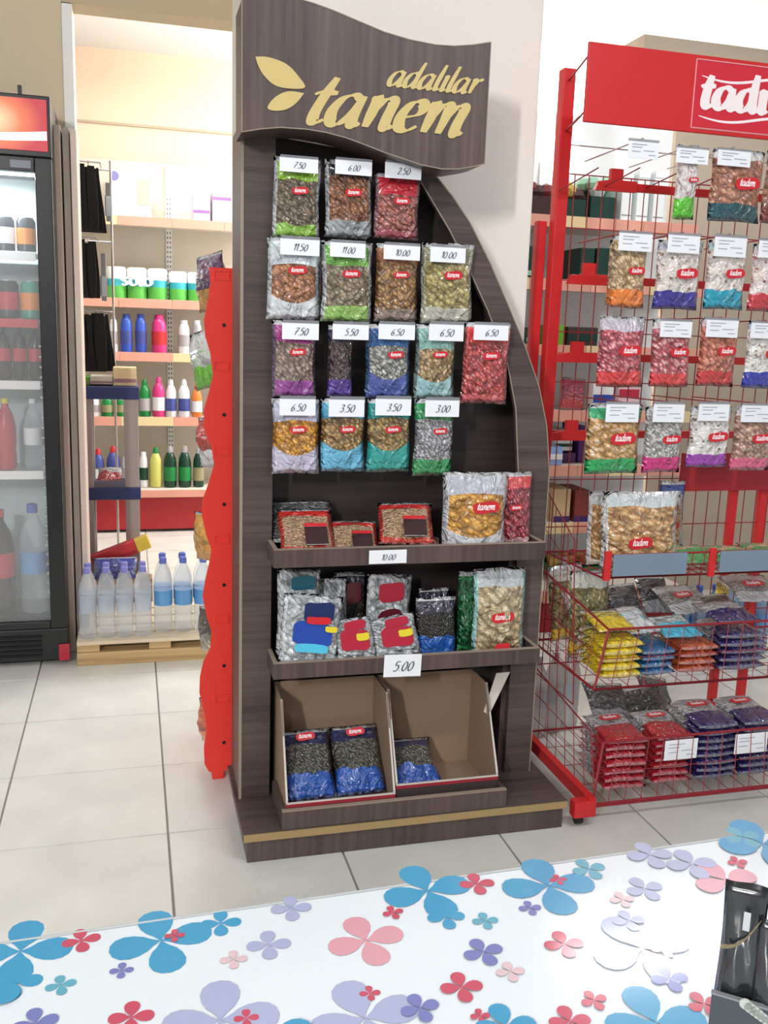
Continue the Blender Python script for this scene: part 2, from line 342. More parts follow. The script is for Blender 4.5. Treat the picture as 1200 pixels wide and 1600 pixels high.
def pouch(label, m, wd, ht, th, loc, rot=(0, 0, 0), stand=False, seed=None, group=None, logo=None, logo_v=.62, logo_u=.5, logo_w=.46, cat='snack bag', name='snack_bag', logo_txt=True, offs=1.0, hole=None):
    seed = seed if seed is not None else random.randrange(9999)
    o = bpy.data.objects.new(name, None); COL.objects.link(o); o.location = loc; o.rotation_euler = rot; o.empty_display_size = .03
    tag(o, label, cat, group)
    link('pouch', pouch_mesh(wd, ht, th, seed, stand, m, hole), o)
    if logo:
        lw, lh = wd*logo_w, wd*logo_w*.42
        me = PM.setdefault(('lab', round(lw, 3)), None) or label_patch(lw, lh).mesh('brand_label', LABELRED); PM[('lab', round(lw, 3))] = me
        l = link('brand_label', me, o, ((logo_u-.5)*wd, -th/2*1.02*offs-.0065, logo_v*ht))
        if logo_txt: put_text('lettering', logo, lh*.36, .16, .30, LABELW, l, (-lh*.05, -.0012, -.0005), slant=.15)
    return o
def price_tag(label, txt, x0, y0, x1, y1, Y, group=None, strip=True, size=1.0, tilt=0, thick=.0015, rx=0):
    a = PY(x0, y0, Y); c = PY(x1, y1, Y); wd = abs(c.x-a.x); ht = abs(a.z-c.z)*.97
    o = empty('price_tag', label, 'price tag', ((a.x+c.x)/2, Y, (a.z+c.z)/2-ht/2), 0, group); o.rotation_euler = (rx, tilt, 0)
    mb = MB(); mb.box((-wd/2, 0, 0), (wd/2, thick, ht), 0, .0006); mb.build('card', PAPER, o)
    if strip: MB().box((-wd*.48, -.001, ht*.97), (wd*.5, .004, ht*1.16), 0, .001).build('plastic_holder', FILM, o)
    if txt: put_text('handwriting', txt, ht*.30, .10, .17, INK, o, (0, -.0012, ht*.42), slant=.35, squeeze=1.15)
    return o
def printed_tag(label, x0, y0, x1, y1, Y, group=None, strip=True):
    a = PY(x0, y0, Y); c = PY(x1, y1, Y); wd = abs(c.x-a.x); ht = abs(a.z-c.z)
    o = empty('price_tag', label, 'price tag', ((a.x+c.x)/2, Y, (a.z+c.z)/2-ht/2), 0, group)
    MB().box((-wd/2, 0, 0), (wd/2, .0015, ht), 0, .0006).build('card', PAPER, o)
    if strip: MB().box((-wd*.5, -.001, ht*.95), (wd*.5, .004, ht*1.1), 0, .001).build('plastic_holder', FILM, o)
    mb = MB()
    for k, (u0, u1, v) in enumerate(((.12, .6, .78), (.12, .45, .62), (.5, .86, .45), (.12, .4, .38), (.68, .9, .22))):
        mb.box((-wd/2+wd*u0, -.0008, ht*v-.0012), (-wd/2+wd*u1, .0, ht*v+.0012))
    mb.build('print', mat('faint_print', C(165,168,182), .7), o); return o

# ================================================================== SETTING
# floor with separate tiles
fl = struct('floor', MB().box((-4, -3.6, -.05), (6, 8, -.006)), GROUT)
TX, TY, X0, Y0 = .4590, .428, .0785, 2.470
tm = MB().box((-TX/2+.003, -TY/2+.003, -.006), (TX/2-.003, TY/2-.003, 0), 0, .0012).mesh('floor_tile', TILE)
for i in range(-4, 9):
    for j in range(-5, 10):
        link('floor_tile', tm, fl, (X0+TX*(i+.5), Y0+TY*(j+.5), 0))
YW = 4.3
jx = PY(95, 5, YW).x
struct('ceiling', MB().box((-4, -3.6, CEIL), (6, 8, CEIL+.1)), WHITEP)
struct('wall_left', MB().box((-4, YW, 0), (jx, YW+.14, CEIL)), WALLB)
struct('trim_1', MB().box((jx+.001, YW-.006, 0), (jx+.042, YW+.15, 2.66), 0, .003), WHITEP)
struct('wall_lintel', MB().box((jx+.001, YW, 2.665), (1.6, YW+.14, CEIL)), mat('lintel_beige', C(196,178,150), .85))
bw = struct('wall_back', MB().box((-3, 7.0, 0), (6, 7.1, CEIL)), PEACH)
zl = PY(115, 187, 7.0).z
struct('trim_2', MB().box((-2.5, 6.985, zl-.012), (1.9, 7.0, zl+.004)), mat('trim_taupe', C(190,172,150), .7))
CX0, CX1, CYF = .34, 1.165, 2.70
struct('wall_column', MB().box((CX0, CYF, 0), (CX1, CYF+.62, CEIL), 0, .006), WALL)
struct('wall_back_right', MB().box((2.0, 6.9, 0), (6, 6.98, CEIL)), WHITEP)
struct('wall_right', MB().box((5.4, -1.5, 0), (5.5, 7, CEIL)), WHITEP)
# taupe partition right of the far shelves
pz = PY(1200, 84, 4.55).z; px0 = PY(1052, 260, 4.55).x
struct('wall_partition', MB().box((px0, 4.55, 0), (5.4, 4.75, pz-.02)), TAUPE)
struct('trim_3', MB().box((PY(1005, 58, 4.5).x, 4.49, pz-.1), (5.4, 4.8, pz), 0, .004), TAUPE)
# ceiling lamps: housing plus tube
def ceiling_lamp(label, x, y, z, L, axis, e):
    o = empty('ceiling_lamp', label, 'ceiling lamp', (x, y, z), 0 if axis == 'x' else math.pi/2)
    MB().box((-L/2, -.07, .0), (L/2, .07, CEIL-z-.002), 0, .006).build('housing', WHITE, o)
    MB().bar((-L/2+.03, 0, -.03), (L/2-.03, 0, -.03), .016, 10).build('tube', mat('tube_glow_%d' % e, (1, 1, 1), .4, emit=(1, .98, .95), estr=e), o, smooth=True)
    m = MB(); [m.box((s*(L/2-.02)-.012, -.02, -.05), (s*(L/2-.02)+.012, .02, .0)) for s in (-1, 1)]; m.build('tube_holder', WHITE, o)
ceiling_lamp('white strip lamp on the ceiling above the counter', -.75, -.9, 3.13, 1.3, 'y', 12)
ceiling_lamp('white strip lamp on the back room ceiling behind the lintel', .9, 5.55, 3.13, 1.0, 'x', 14)

# ================================================================== MAIN STAND
YB, YT, YP = 2.466, 2.346, 2.266
XL, XR = .276, 1.165
outer = [(.783,1.809),(.835,1.757),(.885,1.696),(.950,1.592),(1.007,1.486),(1.066,1.374),(1.116,1.263),(1.148,1.150),(1.165,1.02)]
inner = [(.715,1.83),(.770,1.755),(.830,1.672),(.881,1.590),(.950,1.468),(1.016,1.328),(1.050,1.20),(1.070,1.011)]
st = empty('display_stand', 'dark wenge wood snack display stand with wavy gold lettered header', 'display stand', (0, 0, 0))
ZB = .086
MB().box((XL, YB, ZB), (.362, YB+.02, 1.96), 0, .0015).build('left_board', WH, st)
MB().box((XL, YB+.021, ZB), (XL+.018, 2.675, 1.90)).build('left_side_panel', WV, st)
m = MB(); m.box((XL-.002, YB-.0025, ZB), (XL+.006, YB-.0002, 1.86)); m.build('edge_strip', EDGE, st)
# curved right board: inner to outer outline
pts = inner+[(1.083, .90), (1.083, ZB), (XR, ZB)]+outer[::-1]+[(.76, 1.84)]
MB().prism(pts, YB, YB+.02).build('right_board', WH, st)
ob = [(.76, 1.83)]+outer+[(XR, ZB)]
m = MB()
for (a, b), (c, d) in zip(ob[:-1], ob[1:]):
    m.add([(a, YB+.02, b), (c, YB+.02, d), (c, 2.675, d), (a, 2.675, b), (a-.016, YB+.02, b-.008), (c-.016, YB+.02, d-.008), (c-.016, 2.675, d-.008), (a-.016, 2.675, b-.008)],
          [(0, 1, 2, 3), (4, 7, 6, 5), (0, 4, 5, 1), (2, 6, 7, 3), (0, 3, 7, 4), (1, 5, 6, 2)])
m.build('curved_side_panel', WY, st)
m = MB()
for (a, b), (c, d) in zip((inner+[(1.083, .90)])[:-1], (inner+[(1.083, .90)])[1:]):
    m.bar((a, YB-.001, b), (c, YB-.001, d), .0022, 5)
m.build('edge_strip', EDGE, st)
m = MB()
for (a, b), (c, d) in zip(ob[:-1], ob[1:]): m.bar((a+.001, YB-.0005, b), (c+.001, YB-.0005, d), .002, 5)
m.build('edge_strip', EDGE, st)
MB().prism([(XL+.02, ZB), (XR-.02, ZB), (XR-.02, 1.02)]+[(a-.018, b) for a, b in outer[::-1][1:]]+[(.74, 1.86), (XL+.02, 1.90)], 2.58, 2.598).build('back_panel', wood('wenge_back_shaded', C(52,42,42), C(40,33,34), C(62,52,50), 0), st)  # back panel wenge darkened: shade of the recess put into its colour
MB().box((1.083-.016, YB+.021, ZB), (1.083-.0, 2.578, .9)).build('inner_right_panel', WY, st)
# base
MB().box((XL-.012, YP+.004, ZB-.020), (1.20, 2.68, ZB), 0, .001).build('platform', WH, st)
MB().box((XL-.010, YP, ZB-.022), (1.198, YP+.004, ZB-.002)).build('edge_strip', EDGE2, st)
MB().box((XL, YP+.008, 0), (1.19, 2.66, ZB-.021), 0, .002).build('plinth', WV, st)
# trays
def tray(z1, z0, x0, x1, yb):
    t = MB().box((x0+.012, YT+.014, z0), (x1-.012, yb, z0+.012)).build('shelf', WY, st)
    MB().box((x0, YT, z0), (x1, YT+.014, z1), 0, .001).build('front_lip', WV, t)
    MB().box((x0, YT+.0145, z0), (x0+.012, YB-.001, z1), 0, .001).build('side_lip', WY, t)
    MB().box((x1-.012, YT+.0145, z0), (x1, YB-.001, z1), 0, .001).build('side_lip', WY, t)
    m = MB(); m.box((x0, YT-.0005, z1), (x1, YT+.0142, z1+.0014)); m.box((x0, YT+.0145, z1), (x0+.012, YB-.001, z1+.0014)); m.box((x1-.012, YT+.0145, z1), (x1, YB-.001, z1+.0014)); m.build('edge_strip', EDGE, t)
    MB().box((.364, YB+.001, z0), (1.066, 2.579, z0+.012)).build('rear_shelf', WY, t)
tray(.836, .788, .350, 1.114, YB)
tray(.526, .482, .352, 1.118, YB)
# low tray on the base
t = MB().box((.372, 2.284, ZB+.001), (1.004, 2.56, ZB+.012)).build('bottom_tray', WY, st)
MB().box((.368, 2.270, ZB+.001), (1.008, 2.283, ZB+.052), 0, .001).build('front_lip', WV, t)
m = MB(); m.box((.368, 2.2695, ZB+.052), (1.008, 2.2835, ZB+.0545)); m.build('edge_strip', EDGE, t)
for x in (.368, .996): MB().box((x, 2.2835, ZB+.001), (x+.012, 2.455, ZB+.052)).build('side_lip', WY, t)
# header sign
SY = 2.346; s0 = PY(378, 3, SY); s1 = PY(767, 67, SY)
top_px = [(378,-2),(400,-8),(425,-8),(460,-4),(490,5),(520,16),(560,33),(600,50),(640,62),(680,70),(710,72),(740,70),(767,66)]
bot_px = [(757,256),(740,260),(715,264),(690,264),(660,258),(630,248),(600,238),(570,226),(540,215),(510,207),(480,202),(440,199),(410,201),(378,206)]
sp = [(PY(x, y, SY).x, PY(x, y, SY).z) for x, y in top_px+bot_px]
sg = MB().prism(sp, SY, SY+.13).build('header_board', WV, st)
zs = [p[1] for p in sp[:len(top_px)]]
m = MB()
for (a, b), (c, d) in zip(sp, sp[1:]+sp[:1]): m.bar((a, SY-.0003, b), (c, SY-.0003, d), .0016, 4)
m.build('edge_strip', EDGE, sg)
def plane_text(text, px, py, px2, xh_px, thin, wide, slant, parent):
    a = PY(px, py, SY); b = PY(px2, py, SY); W = b.x-a.x; xh = xh_px/FPX*(a-CAM).dot(FWD)
    mb, wd = lettering(text, 1.0, thin, wide, slant=slant, depth=.0)
    last = wd
    k = W/((wd)*xh)
    mb2, wd2 = lettering(text, xh, thin, wide, slant=slant, squeeze=k, depth=.0)
    mb3 = MB(); mb3.add(mb2.v, mb2.f)
    o = bpy.data.objects.new('gold_lettering', mb3.mesh('gold_lettering', GOLD, fix=False)); COL.objects.link(o); o.parent = parent; o.location = (a.x, SY-.0022, a.z); return o
plane_text('tanem', 474, 190, 722, 46, .07, .34, .42, sg)
plane_text('adalılar', 604, 133, 744, 22, .09, .32, .45, sg)
def leaf(pts):
    q = smooth_pts(pts+[pts[0]], 5); return [(PY(p.x, p.y, SY).x, PY(p.x, p.y, SY).z) for p in q[:-1]]
MB().prism(leaf([(399,89),(420,90),(448,101),(468,122),(476,137),(455,139),(430,134),(412,118),(403,102)]), SY-.003, SY-.0005).build('gold_leaf', GOLD, sg)
MB().prism(leaf([(475,146),(462,162),(445,172),(425,173),(418,167),(430,152),(450,143)]), SY-.003, SY-.0005).build('gold_leaf', GOLD, sg)

# ------------------------------------------------------------------ bags on the stand's hooks
SIL = C(205,206,212)
M = {
 'A': bagmat('b_A', C(150,200,60), C(140,190,70), C(150,135,110), C(110,95,75), vt=.72, vb=.17, side=SIL),
 'B': bagmat('b_B', C(60,58,64), C(150,155,160), C(190,130,100), C(140,90,60), vt=.80, vb=.22, side=C(188,192,198), shape='wave'),
 'C': bagmat('b_C', C(200,45,60), C(160,70,85), C(205,130,120), C(165,95,85), vt=.68, vb=.14, side=C(160,120,125)),
 'D': bagmat('b_D', C(205,215,222), C(215,218,222), C(206,150,110), C(165,108,72), vt=.68, vb=.2, side=C(200,205,210), shape='cup'),
 'E': bagmat('b_E', C(110,175,70), C(150,195,100), C(175,165,140), C(135,120,95), vt=.70, vb=.2, side=SIL),
 'F': bagmat('b_F', C(150,95,60), C(150,130,120), C(195,155,105), C(150,108,66), vt=.74, vb=.17, side=None),
 'G': bagmat('b_G', C(140,138,110), C(190,188,175), C(205,190,135), C(165,148,92), vt=.76, vb=.2, side=C(170,170,150), nsc=8),
 'H': bagmat('b_H', C(165,50,135), C(150,70,150), C(200,180,165), C(150,125,115), vt=.72, vb=.22, side=C(110,90,115)),
 'I': bagmat('b_I', C(45,35,70), C(90,60,150), C(130,105,105), C(80,62,66), vt=.78, vb=.25),
 'J': bagmat('b_J', C(40,95,160), C(70,90,165), C(220,220,212), C(150,150,145), 'seeds', vt=.72, vb=.26, shape='cup', nsc=11, side=C(70,100,140)),
 'K': bagmat('b_K', C(140,190,180), C(155,195,200), C(215,190,150), C(165,135,95), vt=.68, vb=.22, shape='cup', side=C(120,140,140)),
 'L': bagmat('b_L', C(215,42,46), C(200,85,90), C(225,120,115), C(180,60,62), vt=.76, vb=.12, side=C(200,100,100)),
 'M': bagmat('b_M', C(190,190,212), C(200,195,218), C(240,180,70), C(200,135,40), vt=.72, vb=.25, shape='cup'),
 'N': bagmat('b_N', C(90,170,205), C(100,180,215), C(205,175,120), C(150,115,66), vt=.76, vb=.3, shape='cup'),
 'O': bagmat('b_O', C(30,150,150), C(40,160,155), C(200,175,115), C(145,115,66), vt=.76, vb=.3, shape='cup'),
 'P': bagmat('b_P', C(35,140,80), C(55,150,90), C(225,225,228), C(165,165,170), 'seeds', vt=.74, vb=.22, nsc=12),
 'Q': bagmat('b_Q', C(190,192,205), C(205,206,212), C(240,190,90), C(200,140,50), vt=.74, vb=.2, shape='cup', nsc=8, side=SIL),
 'R': bagmat('b_R', C(200,60,65), C(190,150,155), C(205,100,110), C(150,50,62), vt=.8, vb=.16, nsc=8),
}
rows = [
 ('A',425,250,500,370,'7.50',437,244,497,272,'bright green topped pistachio bag, first in the top row of hooks','7.50',1),
 ('B',507,255,583,370,'6.00',524,248,581,276,'silver edged almond bag with dark top, middle of the top row','6.00',1),
 ('C',583,276,657,372,'2.50',602,252,658,282,'red topped peanut bag, last in the top row below the header','2.50',1),
 ('D',415,374,500,498,'11.50',438,371,499,401,'whitish almond bag at the left end of the second row','11.50',1),
 ('E',500,380,583,502,'11.00',516,377,571,404,'green banded pistachio bag in the second row','11.00',1),
 ('F',583,383,655,502,'10.00',600,381,656,408,'brown topped cashew bag in the second row','10.00 above the brown topped bag',1),
 ('G',655,383,742,504,'10.00',673,384,727,412,'khaki cashew bag at the right end of the second row','10.00 above the khaki bag',1),
 ('H',423,503,495,620,'7.50',441,503,498,532,'magenta and purple mixed nut bag, left end of the third row','7.50',1),
 ('I',510,510,552,620,'5.50',520,505,576,532,'narrow dark purple bag seen edge on in the third row','5.50',0),
 ('J',568,510,643,624,'6.50',592,505,648,532,'blue bag of white pumpkin seeds in the third row','6.50 above the blue bag',1),
 ('K',645,508,714,622,'6.50',671,505,724,534,'mint green bag of pistachios in the third row','6.50 above the mint bag',1),
 ('L',718,506,797,630,'6.50',741,506,794,533,'red peanut bag at the right end of the third row','6.50 above the red bag',1),
 ('M',424,623,500,740,'6.50',437,622,493,650,'lilac silver bag of yellow corn nuts, left end of the fourth row','6.50 above the lilac silver bag',1),
 ('N',500,624,572,737,'3.50',514,623,569,652,'light blue bag of peanuts in the fourth row','3.50 above the light blue bag',1),
 ('O',570,624,642,737,'3.50',587,622,642,650,'teal bag of peanuts in the fourth row','3.50 above the teal bag',1),
 ('P',643,624,710,744,'3.00',665,624,717,652,'green bag of white sunflower seeds, right end of the fourth row','3.00',1)]
rown = {'A':'top','B':'top','C':'top','D':'second','E':'second','F':'second','G':'second'}
hk = MB()
for (k, x0, y0, x1, y1, pr, a, b, c, d, lab, tl, lg) in rows:
    Y = 2.435; p0 = PY(x0, y1, Y); p1 = PY(x1, y0, Y); wd = p1.x-p0.x; ht = p1.z-p0.z
    if k == 'A' or k == 'B': wd *= 1.02
    lu = {'J': .62, 'P': .6, 'M': .52}.get(k, .55)
    pouch(lab, M[k], wd, ht, .042, ((p0.x+p1.x)/2, Y, p0.z), seed=ord(k)*7, hole=(PY((a+c)/2, b+4, 2.40).x-(p0.x+p1.x)/2, PY((a+c)/2, b+4, 2.40).z-p0.z), logo='tanem' if lg else None, logo_v=.60 if k not in 'ABC' else .58, logo_u=lu, logo_w=.34, group='nut bags hanging on the wooden stand')
    own = {'A':'bright green topped bag','B':'dark topped silver edged bag','C':'red topped peanut bag under the header','D':'whitish almond bag','E':'green banded bag of the second row','F':'brown topped bag','G':'khaki cashew bag','H':'magenta and purple bag','I':'narrow dark purple bag','J':'blue pumpkin seed bag','K':'mint green bag','L':'red peanut bag of the third row','M':'lilac silver corn bag','N':'light blue bag','O':'teal bag','P':'green sunflower seed bag'}[k]
    price_tag('white handwritten card reading %s above the %s' % (pr, own), pr, a, b, c, d, 2.395, 'handwritten price cards on the hooks')
    h = PY((a+c)/2, b+4, 2.40)
    hm = MB().path([(h.x, 2.579, h.z+.002), (h.x, 2.42, h.z), (h.x, 2.404, h.z+.006)], .0022, 6); hm.build('hook', CHROME, st)
# second bags on some hooks
for (k, x0, y0, x1, y1, lab) in (('E', 494, 392, 560, 496, 'second green pistachio bag hidden behind the first on its hook'), ('D', 412, 380, 470, 492, 'second whitish bag peeking out left behind the almond bag')):
    Y = 2.50; p0 = PY(x0, y1, Y); p1 = PY(x1, y0, Y)
    pouch(lab, M[k], p1.x-p0.x, p1.z-p0.z, .03, ((p0.x+p1.x)/2, Y, p0.z), seed=55)

# ------------------------------------------------------------------ upper tray: standing pouches and flat red packs
def standing(lab, m, x0, y0, x1, y1, Y, zf, th=.06, rot=0, **k):
    p0 = PY(x0, y1, Y); p1 = PY(x1, y0, Y); 
    return pouch(lab, m, p1.x-p0.x, p1.z-zf, th, ((p0.x+p1.x)/2, Y, zf), rot=(-.05, 0, rot), stand=True, **k)
Z1 = .8015
standing('silver stand-up pouch of yellow corn nuts at the right of the upper tray', M['Q'], 690, 738, 797, 850, 2.405, Z1, seed=3, logo='tanem', logo_v=.58, logo_w=.4, logo_u=.6)
standing('second yellow corn pouch half hidden behind the silver pouch', M['Q'], 688, 745, 765, 846, 2.50, Z1, th=.05, seed=8)
standing('red stand-up pouch of coated peanuts at the tray right end', M['R'], 795, 738, 846, 846, 2.425, Z1, th=.05, seed=4, logo='tanem', logo_v=.56, logo_w=.42, logo_u=.35)
RP = bagmat('b_redpack', C(205,44,40), C(200,60,48), C(232,204,172), C(205,165,130), 'seeds', vt=.80, vb=.12, side=C(210,60,48), nsc=16)
GP = bagmat('b_greypack', C(110,110,112), C(150,150,150), C(150,150,150), C(95,95,95), 'seeds', vt=.9, vb=.1, nsc=14)
WIN = mat('dark_window', C(58,28,32), .25, coat=.6)
def flat_pack(lab, m, cx, cy, Y, z, wd, ht, th, pitch, rz=0, roll=0, win=True, group=None, logo=None, win_c=None, seed=None):
    p = PY(cx, cy, Y)
    o = pouch(lab, m, wd, ht, th, (p.x, Y, z), rot=(-math.pi/2+pitch, roll, rz), group=group, logo=logo, logo_v=.80, logo_w=.4, seed=seed, name='seed_packet', cat='snack packet', logo_u=.55)
    o.rotation_mode = 'XYZ'
    if win:
        MB().box((-wd*.05, -th*.5-.005, ht*.1), (wd*.36, -th*.5-.003, ht*.5), 0, .0008).build('window_print', win_c or WIN, o)
        MB().box((-wd*.05, -th*.5-.0052, ht*.5), (wd*.36, -th*.5-.003, ht*.58), 0, .0008).build('band_print', LABELRED, o)
    return o
g = 'red seed packets lying in the upper tray'
flat_pack('grey backed seed packet at the rear left of the upper tray', GP, 477, 830, 2.46, .830, .18, .13, .03, .85, win=False, group=g)
flat_pack('red seed packet with dark window at the left of the upper tray', RP, 482, 858, 2.395, .815, .150, .15, .028, .72, rz=-.04, group=g, logo=None)
flat_pack('middle red seed packet in the upper tray beside the left packet', RP, 553, 858, 2.378, .814, .135, .125, .026, .62, rz=-.12, group=g)
flat_pack('upper red seed packet on the pile right of the tray centre', RP, 636, 848, 2.392, .832, .155, .145, .030, .72, rz=-.16, group=g)
flat_pack('lowest red seed packet under the upper packet at tray centre', RP, 645, 858, 2.375, .806, .16, .13, .024, .12, rz=-.25, group=g)
price_tag('white price card 10.00 on the upper tray lip', '10.00', 577, 860, 635, 880, YT-.003, strip=False)
# ------------------------------------------------------------------ lower tray
Z2 = .4955
SILV = bagmat('b_silver', C(170,176,182), C(190,195,200), C(222,226,230), C(190,195,200), 'seeds', vt=.97, vb=.05, nsc=7, side=C(205,208,212))
GRN = bagmat('b_green', C(28,120,66), C(30,128,66), C(36,132,72), C(24,95,52), 'seeds', vt=.9, vb=.1)
DRK = bagmat('b_darkblue', C(44,40,62), C(34,92,176), C(88,84,80), C(60,56,56), 'seeds', vt=.75, vb=.36, nsc=16)
WHN = bagmat('b_whitenuts', C(190,196,198), C(190,60,70), C(225,210,180), C(190,168,130), vt=.8, vb=.05, nsc=7, side=C(160,205,200))
REDD2 = bagmat('b_redfoil', C(170,175,180), C(160,165,170), C(190,40,62), C(165,30,52), 'seeds', vt=.9, vb=.1, nsc=3, side=C(180,184,190))
def panel_print(o, wd, th, ht, u0, u1, v0, v1, m, dy=0):
    A, B = (u1-u0)*wd/2, (v1-v0)*ht/2; pts = []
    for i in range(20):
        t = 2*math.pi*i/20; c, s_ = math.cos(t), math.sin(t); k = (abs(c)**8+abs(s_)**8)**(-.125)
        pts.append(((u0+u1-1)/2*wd+c*k*A, (v0+v1)/2*ht+s_*k*B+B*.10*math.sin(c*k*2.4+v0*9)))
    MB().prism(pts, -th*.5-.0045-dy, -th*.5-.003-dy).build('panel_print', m, o)
def lean_pack(lab, m, x0, y0, x1, y1, Y, zf, th, pitch, prints=(), ry=0, **k):
    p0 = PY(x0, y1, Y); p1 = PY(x1, y0, Y); wd = p1.x-p0.x; ht = (p1.z-zf)/math.cos(pitch)
    o = pouch(lab, m, wd, ht, th, ((p0.x+p1.x)/2, Y, zf), rot=(-pitch, ry, 0), **k)
    for i, (u0, u1, v0, v1, mm) in enumerate(prints): panel_print(o, wd, th, ht, u0, u1, v0, v1, mm, i*.0016)
    return o
BL = mat('print_blue', C(30,70,165), .3, coat=.5); NV = mat('print_navy', C(22,40,90), .3, coat=.5); YE = mat('print_yellow', C(225,205,50), .4); CR = mat('print_crimson', C(176,24,52), .3, coat=.5); MAR = mat('print_maroon', C(90,24,38), .3, coat=.5); CY = mat('print_cyan', C(80,190,225), .3, coat=.5); TE = mat('print_teal', C(20,90,110), .3, coat=.5)
lean_pack('front silver packet with blue print, left end of the lower tray', SILV, 436, 936, 532, 1036, 2.385, Z2, .03, .22, [(.2,.85,.3,.62,BL),(.25,.8,.2,.32,CY),(.35,.85,.62,.9,NV),(.4,.8,.60,.70,LABELRED),(.72,.92,.5,.58,YE)], ry=.12, seed=21)
lean_pack('silver packet with teal top standing behind the blue print packet', SILV, 430, 893, 500, 1025, 2.46, Z2, .03, .1, [(.3,.85,.78,.93,TE)], ry=.03, seed=22)
lean_pack('silver packet with no print behind and between the front packets', SILV, 490, 905, 545, 1010, 2.50, Z2, .03, .1, seed=23)
lean_pack('red print silver packet, first one right of the blue print packet', SILV, 524, 974, 592, 1034, 2.375, Z2, .026, .3, [(.18,.85,.3,.75,CR),(.3,.8,.75,.95,CR),(.55,.85,.5,.66,YE)], ry=-.1, seed=24)
lean_pack('red print silver packet, second one above the 5.00 card', SILV, 588, 971, 662, 1030, 2.38, Z2, .026, .3, [(.18,.85,.3,.75,CR),(.3,.8,.75,.95,CR),(.55,.85,.5,.66,YE)], ry=-.14, seed=25)
lean_pack('dark maroon packet leaning behind the red print packets', SILV, 568, 903, 642, 1000, 2.46, Z2, .026, .12, [(.25,.8,.1,.55,MAR),(.25,.8,.66,.9,CR)], ry=.05, seed=26)
lean_pack('dark packet with maroon top at the back of the lower tray', DRK, 522, 895, 575, 1005, 2.53, Z2, .026, .06, [(.2,.8,.6,.88,MAR)], seed=27)
lean_pack('dark packet with bright blue bottom band in the lower tray', DRK, 650, 935, 716, 1022, 2.41, Z2, .03, .12, seed=28)
lean_pack('taller dark packet with blue band behind in the lower tray', DRK, 652, 920, 705, 1010, 2.50, Z2, .03, .08, seed=29)
lean_pack('plain green bag turned sideways beside the white nut bag', GRN, 712, 893, 752, 1018, 2.43, Z2, .05, .02, seed=30)
lean_pack('green bag behind the white nut bag at the lower tray right end', GRN, 742, 896, 800, 1012, 2.47, Z2, .03, .04, seed=31)
o = lean_pack('white edged bag of shelled peanuts at the lower tray right end', WHN, 732, 890, 822, 1024, 2.385, Z2, .045, .06, seed=32, logo='tanem', logo_v=.46, logo_w=.42)
panel_print(o, .13, .045, .2, .35, .7, .1, .2, LABELRED)
price_tag('large white price card 5.00 on the lower tray lip', '5.00', 600, 1024, 657, 1056, YT-.003, strip=False, tilt=.03)
# ------------------------------------------------------------------ cartons in the bottom
def carton(lab, x0, x1, yf, zf, ytop, ztop, lip, skew):
    o = empty('display_carton', lab, 'carton', ((x0+x1)/2, (yf+2.52)/2, zf)); ox, oy = (x0+x1)/2, (yf+2.52)/2
    t = .004; Yb = 2.545
    def sh(mb): mb.v = [(a-ox, b-oy, c-zf) for a, b, c in mb.v]; return mb
    sh(MB().box((x0, yf, zf), (x1, Yb, zf+t))).build('bottom', KRAFT, o)
    sh(MB().box((x0, yf, zf+t), (x1, yf+t, zf+lip))).build('front_flap', mat('carton_dark', C(60,48,48), .7), o)
    sh(MB().box((x0, yf-.001, zf+lip), (x1, yf+t, zf+lip+.010))).build('red_rim', mat('carton_red', C(150,36,48), .6), o)
    sh(MB().box((x0, yf-.002, zf+lip+.010), (x1, yf+t, zf+lip+.013))).build('paper_edge', KRAFTW, o)
    sh(MB().box((x0, Yb-t, zf+t), (x1, Yb, ztop))).build('back_wall', KRAFT, o)
    for x in (x0, x1-t):
        sh(MB().prism_x([(yf+t, zf+t), (Yb-t, zf+t), (Yb-t, ztop), (ytop, ztop), (yf+t, zf+lip+.012)], x, x+t)).build('side_wall', KRAFT, o)
        sh(MB().prism_x([(yf+t, zf+lip+.012), (ytop, ztop), (ytop+.003, ztop+.002), (yf+t, zf+lip+.02)], x-.0008, x+t+.0008)).build('paper_edge', KRAFTW, o)
    return o
ZC = ZB+.0125
FL = []
carton('left kraft display carton holding two seed bags', .3815, .684, 2.286, ZC, 2.40, .40, .043, 0)
rc = carton('right kraft display carton holding one seed bag', .690, .992, 2.300, ZC+.001, 2.42, .40, .058, 0)
q1, q2, q3, q4 = PY(776, 1052, 2.44), PY(797, 1050, 2.44), PY(764, 1118, 2.40), PY(756, 1112, 2.40); m = MB(); bo = Vector((.841, 2.41, ZC+.001))
m.add([p_-bo for p_ in (q1, q2, q3, q4)]+[p_-bo+Vector((0, .003, 0)) for p_ in (q1, q2, q3, q4)], [(0, 1, 2, 3), (7, 6, 5, 4), (0, 4, 5, 1), (1, 5, 6, 2), (2, 6, 7, 3), (3, 7, 4, 0)]); m.build('side_flap', KRAFTW, rc)
SB = bagmat('b_seedbag', C(40,46,92), C(36,84,170), C(130,130,120), C(85,86,80), 'seeds', vt=.76, vb=.34, nsc=15)
for lab, x0, x1, y0, y1, Y, lg in (('left blue bag of grey sunflower seeds in the left carton', 435, 522, 1130, 1240, 2.34, 1), ('right blue bag of grey sunflower seeds in the left carton', 514, 598, 1130, 1238, 2.345, 1), ('single blue bag of seeds in the right carton', 610, 696, 1135, 1222, 2.36, 0)):
    p0 = PY(x0, y1, Y); p1 = PY(x1, y0, Y)
    cxb = {435: .4595, 514: .606, 610: .775}[x0]
    pouch(lab, SB, .1435, .205 if lg else .17, .05, (cxb, Y, ZC+.03), rot=(-.82 if lg else -1.1, 0, 0), seed=int(x0), logo='tanem' if lg else None, logo_v=.84, logo_w=.38, logo_u=.5)

